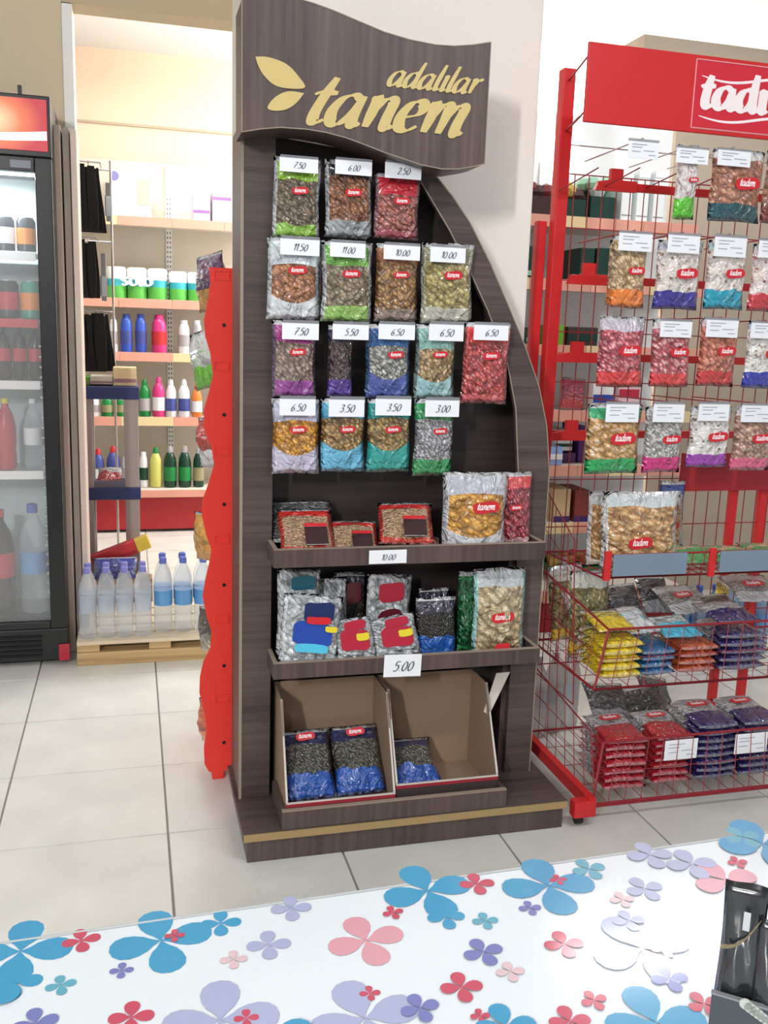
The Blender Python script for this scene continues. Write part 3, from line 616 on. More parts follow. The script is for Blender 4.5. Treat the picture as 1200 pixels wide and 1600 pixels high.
# ================================================================== RED CHIP DISPLAY STRIP (beside the stand)
cd_ = empty('snack_strip_display', 'tall narrow red plastic snack display with wavy edge beside the wooden stand', 'snack display', (0, 0, 0))
YD = 2.78
edge = [(326,418),(328,440),(324,470),(318,500),(320,525),(328,552),(332,585),(326,612),(318,640),(318,668),(330,698),(334,725),(326,752),(316,780),(315,806),(322,835),(330,858),(326,880),(320,905),(316,930),(322,960),(330,985),(328,1010),(318,1030),(312,1055),(311,1080),(318,1105),(322,1135),(318,1165),(319,1190),(326,1207)]
e3 = [PY(x, y, YD) for x, y in edge]; xr = .30
pl = [(p.x, max(.03, p.z)) for p in e3]
MB().prism(pl+[(xr, pl[-1][1]), (xr, pl[0][1])], YD-.02, YD-.008).build('side_plate', REDP, cd_)
MB().box((.292, YD-.0075, .04), (xr, YD+.34, pl[0][1]-.01), 0, .004).build('spine', REDP, cd_)
m = MB(); m.box((.225, YD-.015, 0), (.262, YD+.33, .031), 0, .004); m.build('foot', REDP, cd_)
MB().prism([(.262, pl[-1][1]), (.262, pl[0][1]), (xr, pl[0][1]), (xr, pl[-1][1])], YD+.33, YD+.342).build('side_plate', REDP, cd_)
rec = mat('red_recess', C(150,30,32), .5)
for i, y in enumerate((508, 648, 788, 914, 1040, 1160)):
    p = PY(350, y, YD-.02); MB().bar((p.x, YD-.0225, p.z), (p.x, YD-.0195, p.z), .0055, 10).build('hole', BLACK, cd_)
for i, y in enumerate((430, 572, 705, 842, 968, 1092)):
    p = PY(346, y, YD-.02); m = MB()
    m.box((p.x-.022, YD-.0235, p.z-.014), (p.x+.022, YD-.0195, p.z-.010)); m.box((p.x-.022, YD-.0235, p.z+.010), (p.x+.022, YD-.0195, p.z+.014)); m.box((p.x-.022, YD-.0235, p.z-.01), (p.x-.018, YD-.0195, p.z+.01)); m.box((p.x+.018, YD-.0235, p.z-.01), (p.x+.022, YD-.0195, p.z+.01)); m.build('moulded_slot', REDP, cd_)
chips = [(308,440,52,'purple and silver crisp bag at the top of the red display', C(80,40,90), C(190,140,50)),
 (316,560,55,'green crisp bag with white edge in the red display', C(215,218,215), C(110,190,50)),
 (314,690,48,'red and white crisp bag below the green bag in the red display', C(200,60,50), C(220,220,225)),
 (312,838,48,'orange yellow crisp bag sticking out of the red display', C(225,165,60), C(215,150,50)),
 (324,985,46,'dark brown crisp bag low in the red display', C(70,60,50), C(120,110,80)),
 (324,1130,46,'orange crisp bag at the bottom of the red display', C(215,90,50), C(235,140,60))]
for i, (x, y, h, lab, c1, c2) in enumerate(chips):
    mm = bagmat('chip%d' % i, c1, c2, c2, c1, 'nuts', vt=.62, vb=.35, nsc=3, side=None, film=1)
    p = PY(x, y, YD+.10); s = h/FPX*p.y
    pouch(lab, mm, .15, s*1.6, .055, (.238 if i not in (1, 3) else .226, YD+.09, p.z-s*.8), rot=(.0, -.22 if i in (1,) else -.12, -math.pi/2+.45), seed=70+i, name='crisp_bag', cat='crisp bag')

# ================================================================== RED RACK (right)
rk = empty('snack_rack', 'red wire snack rack on wheels with lettered red header', 'rack', (0, 0, 0))
RY, RX0, RX1 = 2.80, 1.295, 2.36
RFY = 2.29
for x in (RX0, RX1): MB().box((x-.018, RY-.02, .06), (x+.022, RY+.02, 2.20), 0, .004).build('post', RED, rk)
MB().box((RX0-.052, RY+.03, .30), (RX0-.020, RY+.06, 1.76), 0, .004).build('rear_rail', RED, rk)
for x in (2.03, 2.15): MB().box((x-.014, RY-.012, .06), (x+.014, RY+.012, 1.15), 0, .003).build('centre_post', RED, rk)
# header
hz0, hz1 = 1.985, 2.19; HY = 2.50; HX0, HX1 = 1.214, 2.42
hd = MB().box((HX0, HY-.006, hz0), (HX1, HY+.006, hz1), 0, .003).build('header', RED, rk)
b = MB()
fx0, fx1 = 1.545, 1.965; fz0, fz1 = hz0+.012, hz1-.012
PINK = mat('header_pink_line', C(232,150,158), .5)
for a_, c_ in (((fx0, fz0), (fx1, fz0)), ((fx1, fz0), (fx1, fz1)), ((fx1, fz1), (fx0, fz1)), ((fx0, fz1), (fx0, fz0))): b.bar((a_[0], HY-.0065, a_[1]), (c_[0], HY-.0065, c_[1]), .0022, 5)
b.build('frame_line', PINK, hd)
MB().box((fx0+.003, HY-.0072, fz0+.003), (fx1-.003, HY-.0062, fz1-.003)).build('emblem_panel', mat('header_red2', C(208,44,62), .35), hd)
def wave(x0, x1, z, a, wdt):
    m = MB(); n = 24; up = []; lo = []
    for i in range(n+1):
        t = i/n; x = x0+(x1-x0)*t; zz = z+a*math.sin(t*2*math.pi+3.3); h = wdt*(.25+.75*math.sin(math.pi*t)**.6); up.append((x, HY-.0078, zz+h)); lo.append((x, HY-.0078, zz-h))
    m.add(up+lo, [(i, i+1, n+2+i, n+1+i) for i in range(n)]); return m
wave(fx0+.02, fx1-.02, fz1-.040, .012, .0038).build('emblem_wave', LABELW, hd)
wave(fx0+.02, fx1-.02, fz0+.035, .012, .0038).build('emblem_wave', LABELW, hd)
put_text('header_lettering', 'tadım', .056, .16, .42, LABELW, hd, (1.566, HY-.0085, (hz0+hz1)/2-.004), slant=.0, squeeze=1.38, align='l')
for z in (2.165, 2.02): MB().bar((RX0, RY-.02, z-.0), (HX0+.012, HY+.007, z), .0035, 6).build('header_arm', WIRE, rk)
# back wire mesh
m = MB(); mesh_top = 1.90
nx = 20
for i in range(nx+1):
    x = RX0+.05+(RX1-RX0-.09)*i/nx; m.bar((x, RY, .30), (x, RY, mesh_top), .0018, 4)
for z in [mesh_top-.16*k for k in range(11)]: m.bar((RX0, RY, z), (RX1, RY, z), .0022, 4)
m.build('back_mesh', WIRE, rk)
MB().bar((RX0, RY, 1.985), (RX1, RY, 1.985), .002, 5).build('cross_wire', CHROME, rk)
# hook rails
railz = [(1.868, 1.40, 2.30), (1.585, 1.33, 2.30), (1.345, 1.31, 2.30), (1.098, 1.31, 2.30)]
for z, a, c in railz:
    r = MB().box((a, RY-.055, z-.014), (c, RY-.035, z+.010), 0, .003).build('hook_rail', RED, rk)
    MB().prism([(a-.02, z-.02), (a+.12, z-.02), (a+.12, z+.012), (a+.07, z+.012), (a+.07, z+.045), (a+.03, z+.045), (a+.03, z+.012), (a-.01, z+.005)], RY-.075, RY-.058).build('bracket', RED, r)
# side mesh left
def quadmesh(p00, p10, p01, p11, nu, nv, r, name, mt=WIRE, border=.004):
    m = MB(); L = lambda a, b, t: Vector(a)*(1-t)+Vector(b)*t
    for i in range(nu+1):
        t = i/nu; m.bar(L(p00, p10, t), L(p01, p11, t), border if i in (0, nu) else r, 5)
    for j in range(nv+1):
        t = j/nv; m.bar(L(p00, p01, t), L(p10, p11, t), border if j in (0, nv) else r, 5)
    return m.build(name, mt, rk)
XS = RX0-.005
quadmesh((XS, RY, .30), (XS, 2.45, .30), (XS, RY, .95), (XS, 2.52, .80), 6, 5, .0013, 'side_mesh', border=.002)
quadmesh((1.285, RY, .06), (1.30, RFY, .06), (1.285, RY, .33), (1.33, 2.40, .23), 8, 3, .0013, 'side_mesh', border=.0024)
# basket floors and fronts
quadmesh((1.29, RFY, .052), (RX1, RFY, .052), (1.34, 2.338, .222), (RX1, 2.338, .222), 20, 2, .0013, 'front_mesh', border=.0042)
quadmesh((1.29, RFY, .045), (RX1, RFY, .045), (1.29, RY, .055), (RX1, RY, .055), 18, 4, .0012, 'basket_floor', border=.0042)
quadmesh((1.290, 2.33, .395), (RX1, 2.33, .395), (1.345, 2.37, .562), (RX1, 2.37, .562), 20, 2, .0013, 'front_mesh', border=.0042)
quadmesh((1.290, 2.33, .395), (RX1, 2.33, .395), (1.29, RY-.02, .395), (RX1, RY-.02, .395), 18, 4, .0012, 'basket_floor', border=.0042)
quadmesh((1.290, 2.33, .395), (1.29, RY-.02, .395), (1.345, 2.37, .562), (1.29, RY-.02, .66), 7, 2, .0013, 'side_mesh', border=.0036)
quadmesh((1.35, 2.44, .70), (RX1, 2.44, .70), (1.35, 2.43, .772), (RX1, 2.43, .772), 24, 2, .0016, 'front_mesh', border=.0036)
quadmesh((1.35, 2.44, .70), (RX1, 2.44, .70), (1.32, RY-.02, .70), (RX1, RY-.02, .70), 24, 6, .0016, 'basket_floor', border=.0036)
for x in (1.345, 1.70): MB().box((x, 2.424, .695), (x+.022, 2.433, .785), 0, .002).build('clip_plate', RED, rk)
for x0, x1 in ((1.372, 1.62), (1.735, 2.0)): MB().box((x0, 2.4215, .708), (x1, 2.4235, .775), 0, .0008).build('label_holder', mat('holder_grey', C(130,150,170), .2, alpha=.85), rk)
MB().box((1.80, RY-.03, .90), (RX1, RY-.015, 1.03), 0, .002).build('cross_panel', REDD, rk)
# base beam and casters
MB().prism_x([(RFY-.03, .052), (RFY-.03, .09), (RY+.03, .09), (RY+.03, .052)], 1.262, 1.285).build('base_rail', RED, rk)
MB().box((1.215, RFY-.04, .035), (1.284, RFY-.005, .085), 0, .004).build('foot_plate', RED, rk)
for x in (1.245, RX1-.03):
    for y in (RFY-.005, RY-.01):
        cstr = MB().box((x-.012, y-.012, .028), (x+.012, y+.012, .05)).build('caster', BLACK, rk)
        MB().bar((x-.009, y, .0185), (x+.009, y, .0185), .018, 14).build('wheel', BLACK, cstr, smooth=True)
MB().box((1.18, 2.72, .0), (1.262, 2.90, .13), 0, .006).build('rear_foot', REDD, rk)

T_ = 'tadım'
W0 = C(226,222,222)
R_ = {
 'green': bagmat('r_green', W0, C(90,200,40), C(236,228,228), C(190,120,125), 'dots', vt=.9, vb=.28, nsc=8),
 'dteal': bagmat('r_dteal', W0, C(10,80,90), C(225,185,160), C(185,120,95), vt=.86, vb=.24, nsc=8),
 'brown': bagmat('r_brown', W0, C(120,50,40), C(225,195,185), C(170,120,100), vt=.86, vb=.24, nsc=8),
 'orange': bagmat('r_orange', C(228,205,175), C(238,130,50), C(235,215,185), C(200,165,120), vt=.95, vb=.26, nsc=8),
 'violet': bagmat('r_violet', C(180,180,200), C(50,40,150), C(232,222,216), C(150,115,105), 'dots', vt=.86, vb=.26, nsc=8),
 'cyan': bagmat('r_cyan', C(170,200,205), C(10,160,190), C(232,222,216), C(150,115,105), 'dots', vt=.86, vb=.28, nsc=8),
 'red': bagmat('r_red', C(215,200,205), C(200,45,60), C(235,222,218), C(170,90,95), 'dots', vt=.86, vb=.26, nsc=8),
 'pink': bagmat('r_pink', C(200,190,205), C(225,60,65), C(235,180,185), C(200,85,100), vt=.8, vb=.22, nsc=9),
 'pinkw': bagmat('r_pinkw', C(225,215,215), C(225,60,65), C(240,215,215), C(205,95,105), vt=.85, vb=.2, nsc=8),
 'caramel': bagmat('r_caramel', C(225,205,205), C(205,50,55), C(232,170,150), C(200,110,90), vt=.88, vb=.22, nsc=8),
 'blue': bagmat('r_blue', C(190,205,230), C(40,50,170), C(232,230,225), C(165,140,115), 'dots', vt=.86, vb=.24, nsc=8),
 'lgreen': bagmat('r_lgreen', C(50,165,110), C(20,165,90), C(236,222,205), C(215,165,100), vt=.80, vb=.22, nsc=8),
 'magenta': bagmat('r_magenta', C(205,205,205), C(215,40,130), C(232,232,232), C(190,190,188), vt=.88, vb=.24, nsc=11),
 'purple': bagmat('r_purple', C(205,205,210), C(165,60,185), C(236,232,230), C(120,105,100), 'dots', vt=.86, vb=.22, nsc=8),
 'rose': bagmat('r_rose', C(215,200,205), C(230,100,140), C(228,208,195), C(180,135,115), vt=.88, vb=.2, nsc=8),
 'big': bagmat('r_big', C(205,215,218), C(225,215,205), C(236,215,175), C(200,150,95), vt=.82, vb=.08, nsc=9, side=C(215,212,210)),
}
g = 'nut bags hanging on the red rack'
TAGX = [(1058,229,1106),(1123,232,1172),None,(968,362,1018),(1045,365,1092),(1118,368,1165),(1187,374,1232),None,(1033,500,1080),(1105,498,1152),(1175,503,1222),(948,630,997),(1022,630,1068),(1093,630,1138),(1160,632,1206)]
hb = [
 ('green',1050,228,1093,342,'top row','green bottomed nut bag, narrow, first in the red rack top row',1),
 ('dteal',1104,238,1196,344,'','dark teal bottomed almond bag in the red rack top row',1),
 ('brown',1186,240,1262,348,'','brown bottomed bag cut by the right edge of the picture, top row',0),
 ('orange',950,372,1013,480,'','orange bottomed cashew bag, front one of three on its hook',1),
 ('violet',1018,378,1098,482,'','violet bottomed nut bag in the red rack second row',1),
 ('cyan',1097,378,1170,482,'','cyan bottomed nut bag in the red rack second row',1),
 ('red',1166,385,1240,486,'','red bottomed bag cut by the right picture edge, second row',1),
 ('pink',930,496,1010,604,'','pink peanut bag with grey lilac top, left end of the third row',1),
 ('pinkw',1012,500,1083,604,'','white and pink peanut bag with red bottom, middle of third row',1),
 ('caramel',1086,498,1156,603,'','caramel almond bag with red bottom in the third row',1),
 ('blue',1158,503,1232,606,'','deep blue bottomed bag at the right picture edge, third row',1),
 ('lgreen',911,632,1004,740,'','wide green banded mixed nut bag, left end of the fourth row',1),
 ('magenta',1001,636,1070,738,'','magenta bottomed white seed bag in the fourth row',1),
 ('purple',1070,636,1144,730,'','purple bottomed nut bag in the fourth row',1),
 ('rose',1138,636,1212,735,'','rose bottomed hazelnut bag at the right edge, fourth row',1)]
HK = []
for q_, t_ in zip(hb, TAGX):
    if not t_: HK.append(None); continue
    A_ = PY(q_[1], q_[4], 2.46); B_ = PY(q_[3], q_[2], 2.46); h_ = PY((t_[0]+t_[2])/2, t_[1]-2, 2.425); HK.append((h_.x-(A_.x+B_.x)/2, h_.z-.002-A_.z))
for i, (k, x0, y0, x1, y1, _, lab, lg) in enumerate(hb):
    Y = 2.46; p0 = PY(x0, y1, Y); p1 = PY(x1, y0, Y)
    pouch(lab, R_[k], p1.x-p0.x, p1.z-p0.z, .045, ((p0.x+p1.x)/2, Y, p0.z), seed=100+i, hole=HK[i], logo=T_, logo_v=.52, logo_u=.6, logo_w=.46, group=g)
for i, dx in enumerate((-12, -22)):
    Y = 2.50+.045*(i+1); p0 = PY(952+dx*.3, 476, Y); p1 = PY(1010+dx*.3, 378, Y)
    pouch('orange bottomed cashew bag, %s one of three on its hook' % ('middle', 'rearmost')[i], R_['orange'], p1.x-p0.x, p1.z-p0.z, .03, ((p0.x+p1.x)/2-.0, Y, p0.z), seed=130+i, group=g)
tags = [(983,218,1028,250,'alone on the empty top left hook of the red rack'),(1058,229,1106,258,'above the narrow green bottomed bag'),(1123,232,1172,262,'above the dark teal bottomed bag'),
 (968,362,1018,394,'above the orange bottomed bag'),(1045,365,1092,397,'above the violet bottomed bag'),(1118,368,1165,403,'above the cyan bottomed bag'),(1187,374,1232,405,'at the right edge above the red bottomed bag'),
 (1033,500,1080,528,'above the white and pink peanut bag'),(1105,498,1152,528,'above the caramel almond bag'),(1175,503,1222,530,'above the deep blue bottomed bag'),
 (948,630,997,660,'above the wide green banded bag'),(1022,630,1068,660,'above the magenta bottomed bag'),(1093,630,1138,658,'above the purple bottomed bag'),(1160,632,1206,660,'above the rose bottomed bag')]
for (a, b_, c, d, lab) in tags:
    Y = 2.425; printed_tag('small printed white price label '+lab, a, b_, c, d, Y, 'printed price labels on the red rack hooks')
    h = PY((a+c)/2, b_-2, Y); MB().path([(h.x, RY-.03, h.z-.006), (h.x, Y+.002, h.z)], .0022, 5).build('hook', WIRE if b_ > 300 else CHROME, rk)
for x in (935, 1000, 1075, 1150):
    h = PY(x, 262, 2.52); MB().path([(h.x, RY-.03, h.z-.03), (h.x, 2.52, h.z)], .002, 5).build('hook', WIRE, rk)
# middle shelf bags
Z5 = .7045
standing('large clear nut pouch, front one on the rack middle shelf', R_['big'], 938, 768, 1068, 862, 2.49, Z5, th=.07, seed=150, logo=T_, logo_v=.38, logo_u=.42, logo_w=.3)
standing('large clear nut pouch behind, showing at the left of the front one', R_['big'], 915, 768, 985, 860, 2.58, Z5, th=.06, seed=151)
standing('third clear nut pouch at the right rear of the middle shelf', R_['big'], 1010, 772, 1070, 858, 2.685, Z5, th=.06, seed=152, logo=T_, logo_v=.5, logo_u=.5, logo_w=.5)
GB = bagmat('r_greenflat', C(30,140,70), C(20,140,66), C(228,208,175), C(200,165,120), 'seeds', vt=.72, vb=.55, nsc=14)
for i in range(3):
    p = PY(1105+i*62, 862, 2.47); pouch('green seed packet lying flat on the rack middle shelf, %s from the left' % ('first', 'second', 'third')[i], GB, .15, .17, .035, (p.x, 2.47, Z5+.02), rot=(-math.pi/2+.12, 0, 0), seed=160+i, group='green packets lying on the rack shelf', name='seed_packet', cat='snack packet')
standing('small blue and white packet standing behind the large nut pouches', bagmat('r_bw', C(60,90,170), C(170,190,220), C(150,175,215), C(70,100,170), vt=.6, vb=.4), 1030, 752, 1075, 800, 2.755, Z5, th=.024, seed=170)
# --- stacks in the baskets
def stack(n, cx, ybase_px, Y, zb, wd, ht, th, m, words, group, rz=0, sil=True, dz=None, pitch=.06):
    p = PY(cx, ybase_px, Y); dz = (dz or th*.816); th = dz*.86; sd = random.randrange(999)
    for i in range(n):
        pos = ['bottom', 'second from bottom', 'third from bottom', 'fourth from bottom', 'fifth from bottom', 'sixth from bottom', 'seventh from bottom', 'eighth from bottom'][i]
        if i == n-1: pos = 'top'
        pouch('%s packet, %s of the %s' % (words[0], pos, words[1]), m, wd, ht, th, (p.x+random.uniform(-.004, .004), Y+random.uniform(-.004, .004), zb+th*.45+dz*i), rot=(-math.pi/2+pitch, 0, rz+random.uniform(-.012, .012)), stand=2,
              seed=sd, name='seed_packet', cat='snack packet', group=group, logo=T_ if i == n-1 and sil else None, logo_v=.7, logo_w=.5)
sil = C(176,176,182)
RS = bagmat('s_red', sil, C(178,26,42), C(210,210,214), C(180,180,185), 'seeds', vt=.8, vb=.52, nsc=14)
PS = bagmat('s_purple', sil, C(38,28,94), C(210,210,214), C(180,180,185), 'seeds', vt=.8, vb=.48, nsc=14)
YS = bagmat('s_yellow', C(230,228,210), C(236,206,40), C(230,215,120), C(215,190,60), 'seeds', vt=.8, vb=.5, nsc=8)
CS = bagmat('s_cyan', C(200,215,220), C(8,96,150), C(150,200,215), C(60,150,190), 'seeds', vt=.8, vb=.5, nsc=8)
OS = bagmat('s_orange', C(190,150,130), C(188,78,40), C(200,140,110), C(175,100,70), 'seeds', vt=.8, vb=.5, nsc=8)
BS = bagmat('s_blacksilver', C(44,44,54), C(150,152,158), C(120,120,126), C(70,70,78), 'seeds', vt=.55, vb=.3, nsc=10)
SS = bagmat('s_silver', C(205,205,210), C(190,192,198), C(205,202,198), C(165,160,156), 'seeds', vt=.7, vb=.3, nsc=14)
YB2 = 2.345
stack(7, 975, 1250, 2.345, .055, .145, .19, .03, RS, ('red and silver', 'left red stack in the bottom basket'), 'red packets in the bottom basket')
stack(7, 1048, 1245, 2.352, .055, .135, .19, .029, RS, ('red and silver', 'right red stack in the bottom basket'), 'red packets in the bottom basket')
stack(8, 1116, 1235, 2.352, .055, .15, .19, .029, PS, ('purple and silver', 'left purple stack in the bottom basket'), 'purple packets in the bottom basket')
stack(8, 1185, 1228, 2.352, .055, .15, .19, .029, PS, ('purple and silver', 'right purple stack in the bottom basket'), 'purple packets in the bottom basket')
stack(5, 970, 1070, 2.385, .400, .15, .16, .029, YS, ('yellow', 'yellow stack in the upper basket'), 'yellow packets in the upper basket', sil=False, rz=.03)
stack(4, 1028, 1062, 2.385, .400, .12, .16, .027, CS, ('blue', 'blue stack in the upper basket'), 'blue packets in the upper basket', sil=False)
stack(4, 1090, 1057, 2.385, .400, .14, .16, .029, OS, ('orange', 'orange stack in the upper basket'), 'orange packets in the upper basket', sil=False)
stack(5, 1160, 1050, 2.385, .400, .17, .16, .030, PS, ('dark purple', 'purple stack in the upper basket'), 'purple packets in the upper basket', sil=False)
def loose(lab, m, cx, cy, Y, wd, ht, th, rx, ry, rz, logo=None, name='seed_packet', z=None, X=None):
    p = PY(cx, cy, Y); p.z = z if z is not None else max(p.z, .418) if cy < 1090 else p.z; p.x = X if X is not None else p.x
    pouch(lab, m, wd, ht, th, p, rot=(rx, ry, rz), seed=random.randrange(999), logo=logo, logo_v=.5, name=name, cat='snack packet')
WG = bagmat('s_whitegreen', C(215,216,205), C(226,190,50), C(190,175,120), C(150,140,90), 'nuts', vt=.8, vb=.16, nsc=8)
loose('white topped pouch with yellow foot standing at the left of the upper basket', WG, 897, 1075, 2.60, .145, .272, .045, -.1, .0, .08, z=.405, X=1.405)
loose('second white topped pouch leaning behind at the upper basket left corner', WG, 885, 1020, 2.70, .14, .25, .05, -.1, -.05, .2)
loose('bright yellow packet lying on top of the yellow stack', YS, 965, 1010, 2.40, .14, .15, .024, -1.42, .04, .05, z=.541)
loose('clear silver pouch tilted behind the yellow stack', SS, 935, 1000, 2.62, .14, .18, .03, -.5, -.2, .1)
loose('black and silver packet behind the cyan packet', BS, 990, 975, 2.60, .13, .15, .03, -.8, 0, .1, )
loose('black packet with silver band left of the pile top', BS, 1042, 962, 2.62, .11, .14, .03, -.8, 0, -.1)
loose('cyan topped packet lying on the orange stack', bagmat('s_cyantop', C(220,225,228), C(60,185,220), C(225,225,228), C(190,200,205), 'seeds', vt=.8, vb=.5), 1068, 1030, 2.40, .135, .15, .026, -1.42, -.03, -.03, z=.520)
loose('silver packet with turquoise flash above the blue stack', bagmat('s_turq', C(220,225,228), C(210,215,220), C(100,190,220), C(215,220,225), 'nuts', vt=.7, vb=.4, nsc=3), 1010, 1015, 2.43, .12, .15, .022, -1.30, .0, .12, z=.523)
loose('silver packet with red label on the pile top', SS, 1085, 975, 2.56, .16, .16, .026, -1.25, .0, .10, T_, z=.535)
loose('rightmost silver packet with red label on the pile', SS, 1185, 1000, 2.57, .17, .16, .026, -1.25, .0, -.12, T_, z=.560)
loose('dark silver packet under the rightmost one', BS, 1140, 990, 2.60, .15, .14, .024, -1.25, .0, .1, z=.500)
loose('blue edged packet lying at the back of the pile', PS, 1085, 950, 2.68, .19, .14, .03, -1.2, .08, .05)
loose('yellow cornered packet standing at the back of the pile', YS, 1112, 950, 2.70, .07, .10, .02, -.6, .6, 0)
loose('violet packet bulging over the purple stack front', PS, 1152, 1020, 2.40, .165, .15, .030, -1.42, .0, .04, z=.552)
loose('black packet behind the red stacks, left', BS, 960, 1130, 2.58, .15, .15, .03, -.9, .1, 0)
loose('black packet behind the red stacks, right', bagmat('s_black', C(44,44,48), C(38,38,42), C(60,60,64), C(36,36,40), 'seeds', vt=.8, vb=.2), 1015, 1140, 2.60, .19, .16, .03, -.9, -.1, 0)
loose('grey packet with black top behind the red stacks', BS, 1040, 1125, 2.66, .15, .17, .03, -.8, .3, .2)
for (a, b_, c, d, lab) in ((1040,1158,1088,1184,'on the bottom basket rim beside the red stack'), (1150,1148,1197,1174,'on the bottom basket rim by the purple stack')):
    printed_tag('small printed white price label '+lab, a, b_, c, d, 2.335, 'printed labels on the basket rim', strip=False)

# ================================================================== FAR RIGHT SHELVING
SYF, SYB = 4.05, 4.47
shx0, shx1 = 1.30, PY(1092, 352, SYF).x
rs = empty('wall_shelving', 'cream and salmon grocery shelving behind the red rack', 'shelving', (0, 0, 0))
zsh = [PY(850, 336, SYF).z, PY(850, 436, SYF).z, PY(900, 541, SYF).z, PY(900, 643, SYF).z, PY(870, 729, SYF).z, PY(870, 819, SYF).z]
zb = PY(870, 912, SYF).z
bpx = PY(1050, 230, SYB).x
MB().box((shx0, SYB, .10), (bpx, SYB+.02, PY(1045, 195, SYB).z)).build('back_panel', WHITE, rs)
DK = mat('shelf_inner_dark', C(120,108,100), .8)
rt = [PY(1092, 352, SYF).x, PY(960, 440, SYF).x+.25, PY(960, 440, SYF).x+.2] + [PY(1060, 640, SYF).x]*3
for i, z in enumerate(zsh):
    x1 = shx1 if i == 0 else bpx
    s = MB().box((shx0, SYF+.016, z-.03), (x1, SYB-.001, z)).build('shelf', SHELFTOP, rs)
    n = 9; W = (x1-shx0)/n
    for k in range(n): MB().box((shx0+W*k+.001, SYF, z-.048), (shx0+W*(k+1)-.001, SYF+.015, z+.004), 0, .001).build('price_strip', mat('strip_cream', C(226,206,160), .5) if (k*3+i) % 5 == 2 else SALMON, s)
x1 = PY(1062, 905, SYF-.1).x
MB().box((shx0, SYF-.10, zb-.04), (x1, SYB, zb)).build('base_shelf', SHELFTOP, rs)
MB().box((shx0, SYF-.115, zb-.062), (x1, SYF-.101, zb-.004), 0, .002).build('base_strip', SALMON, rs)
MB().box((shx0, SYF-.08, 0), (x1, SYF-.06, zb-.063)).build('kick_panel', REDD, rs)
for x in (1.95,): MB().box((x, SYB-.02, zb), (x+.03, SYB-.002, zsh[0]+.3)).build('upright', WHITE, rs)
def crate(label, x0, y0, x1, y1, z, body, fills, group=None):
    p0 = PY(x0, y1, SYF+.05); p1 = PY(x1, y0, SYF+.05); o = empty('produce_box', label, 'box', ((p0.x+p1.x)/2, SYF+.17, z), 0, group); W = (p1.x-p0.x)/2; H = (p1.z-z)
    m = MB(); t = .008
    m.box((-W, -.12, 0), (W, .12, t)); m.box((-W, -.12, t), (W, -.12+t, H*.5)); m.box((-W, .12-t, t), (W, .12, H*.6)); m.box((-W, -.12+t, t), (-W+t, .12-t, H*.5)); m.box((W-t, -.12+t, t), (W, .12-t, H*.5)); m.build('tray', body, o)
    rr = random.Random(x0)
    for i in range(9):
        r = H*.2*rr.uniform(.8, 1.2); a = -W+W*2*(.18+.64*(i % 3)/2)+rr.uniform(-.01, .01); b2 = -.06+.055*(i//3)
        mm = MB().lathe([(0.0005, -r), (r*.7, -r*.7), (r, 0), (r*.7, r*.7), (.0005, r)], 8, (a, b2, H*.62+rr.uniform(0, H*.2))); mm.build('item', fills[i % len(fills)], o, smooth=True)
DG = mat('dark_green_tray', C(24,58,50), .4); V1 = mat('veg_maroon', C(120,44,48), .5); V2 = mat('veg_yellow', C(196,168,86), .5); V3 = mat('veg_pale_green', C(150,200,170), .4); V4 = mat('veg_dark', C(70,40,42), .5); V5 = mat('veg_white', C(210,220,215), .4)
crate('dark green tray of maroon goods on the far top shelf, leftmost', 826, 276, 870, 333, zsh[0]+.001, mat('dark_brown_tray', C(60,36,36), .5), [V1, V4, V1])
crate('dark green tray of yellow goods left of the red post top', 884, 282, 918, 335, zsh[0]+.001, DG, [V2, V2, V4])
crate('dark green tray with pale green goods right of the red post', 922, 272, 966, 337, zsh[0]+.001, DG, [V3, V5, V3])
for k, (a, c) in enumerate(((971, 993), (995, 1019), (1021, 1044))):
    p0 = PY(a, 338, SYF+.05); p1 = PY(c, 268, SYF+.05)
    o = empty('white_carton', 'tall white carton on the far top shelf, %s of three' % ('left', 'middle', 'right')[k], 'carton', ((p0.x+p1.x)/2, SYF+.15, zsh[0]+.001), 0, 'white cartons on the far shelf'); W = (p1.x-p0.x)/2
    MB().box((-W, -.09, 0), (W, .09, p1.z-zsh[0]), 0, .003).build('box', mat('carton_white', C(228,234,234), .5), o); MB().box((-W*.96, -.093, p1.z-zsh[0]-.03), (W*.96, -.0905, p1.z-zsh[0]-.004)).build('flap', WHITE, o); MB().box((-W*.9, -.092, .03), (W*.9, -.0905, .034)).build('print_line', FILM, o)
def gbox(label, x0, y0, x1, y1, z, m, Y=None, D=.2, nm='grocery_box', cat='box', band=None, group=None):
    Y = Y or SYF+.04; p0 = PY(x0, y1, Y); p1 = PY(x1, y0, Y); H = max(.02, p1.z-z); W = (p1.x-p0.x)/2
    o = empty(nm, label, cat, ((p0.x+p1.x)/2, Y, z), 0, group)
    MB().box((-W, 0, 0), (W, D, H), 0, min(.004, H*.1)).build('box', m, o)
    if band: MB().box((-W*.97, -.003, H*band[1]), (W*.97, -.0005, H*band[2]), 0, .0005).build('printed_band', band[0], o)
    return o
gA = 'far shelf boxes'
gbox('dark green box on the second far shelf at the far left', 822, 385, 846, 434, zsh[1]+.001, DG, band=(V3, .1, .25))
gbox('dark green box on the second far shelf behind the rack wires, left', 905, 388, 930, 436, zsh[1]+.001, DG, band=(V3, .1, .22))
gbox('dark green box on the second far shelf behind the rack wires, right', 932, 388, 957, 438, zsh[1]+.001, DG, band=(V3, .1, .22))
gbox('green box on the third far shelf beside the red post', 868, 508, 882, 538, zsh[2]+.001, mat('lime_box', C(110,170,50), .5))
gbox('dark box with green lettering band on the third far shelf', 886, 512, 935, 540, zsh[2]+.001, mat('dark_box', C(60,52,50), .5), band=(DG, .3, .6))
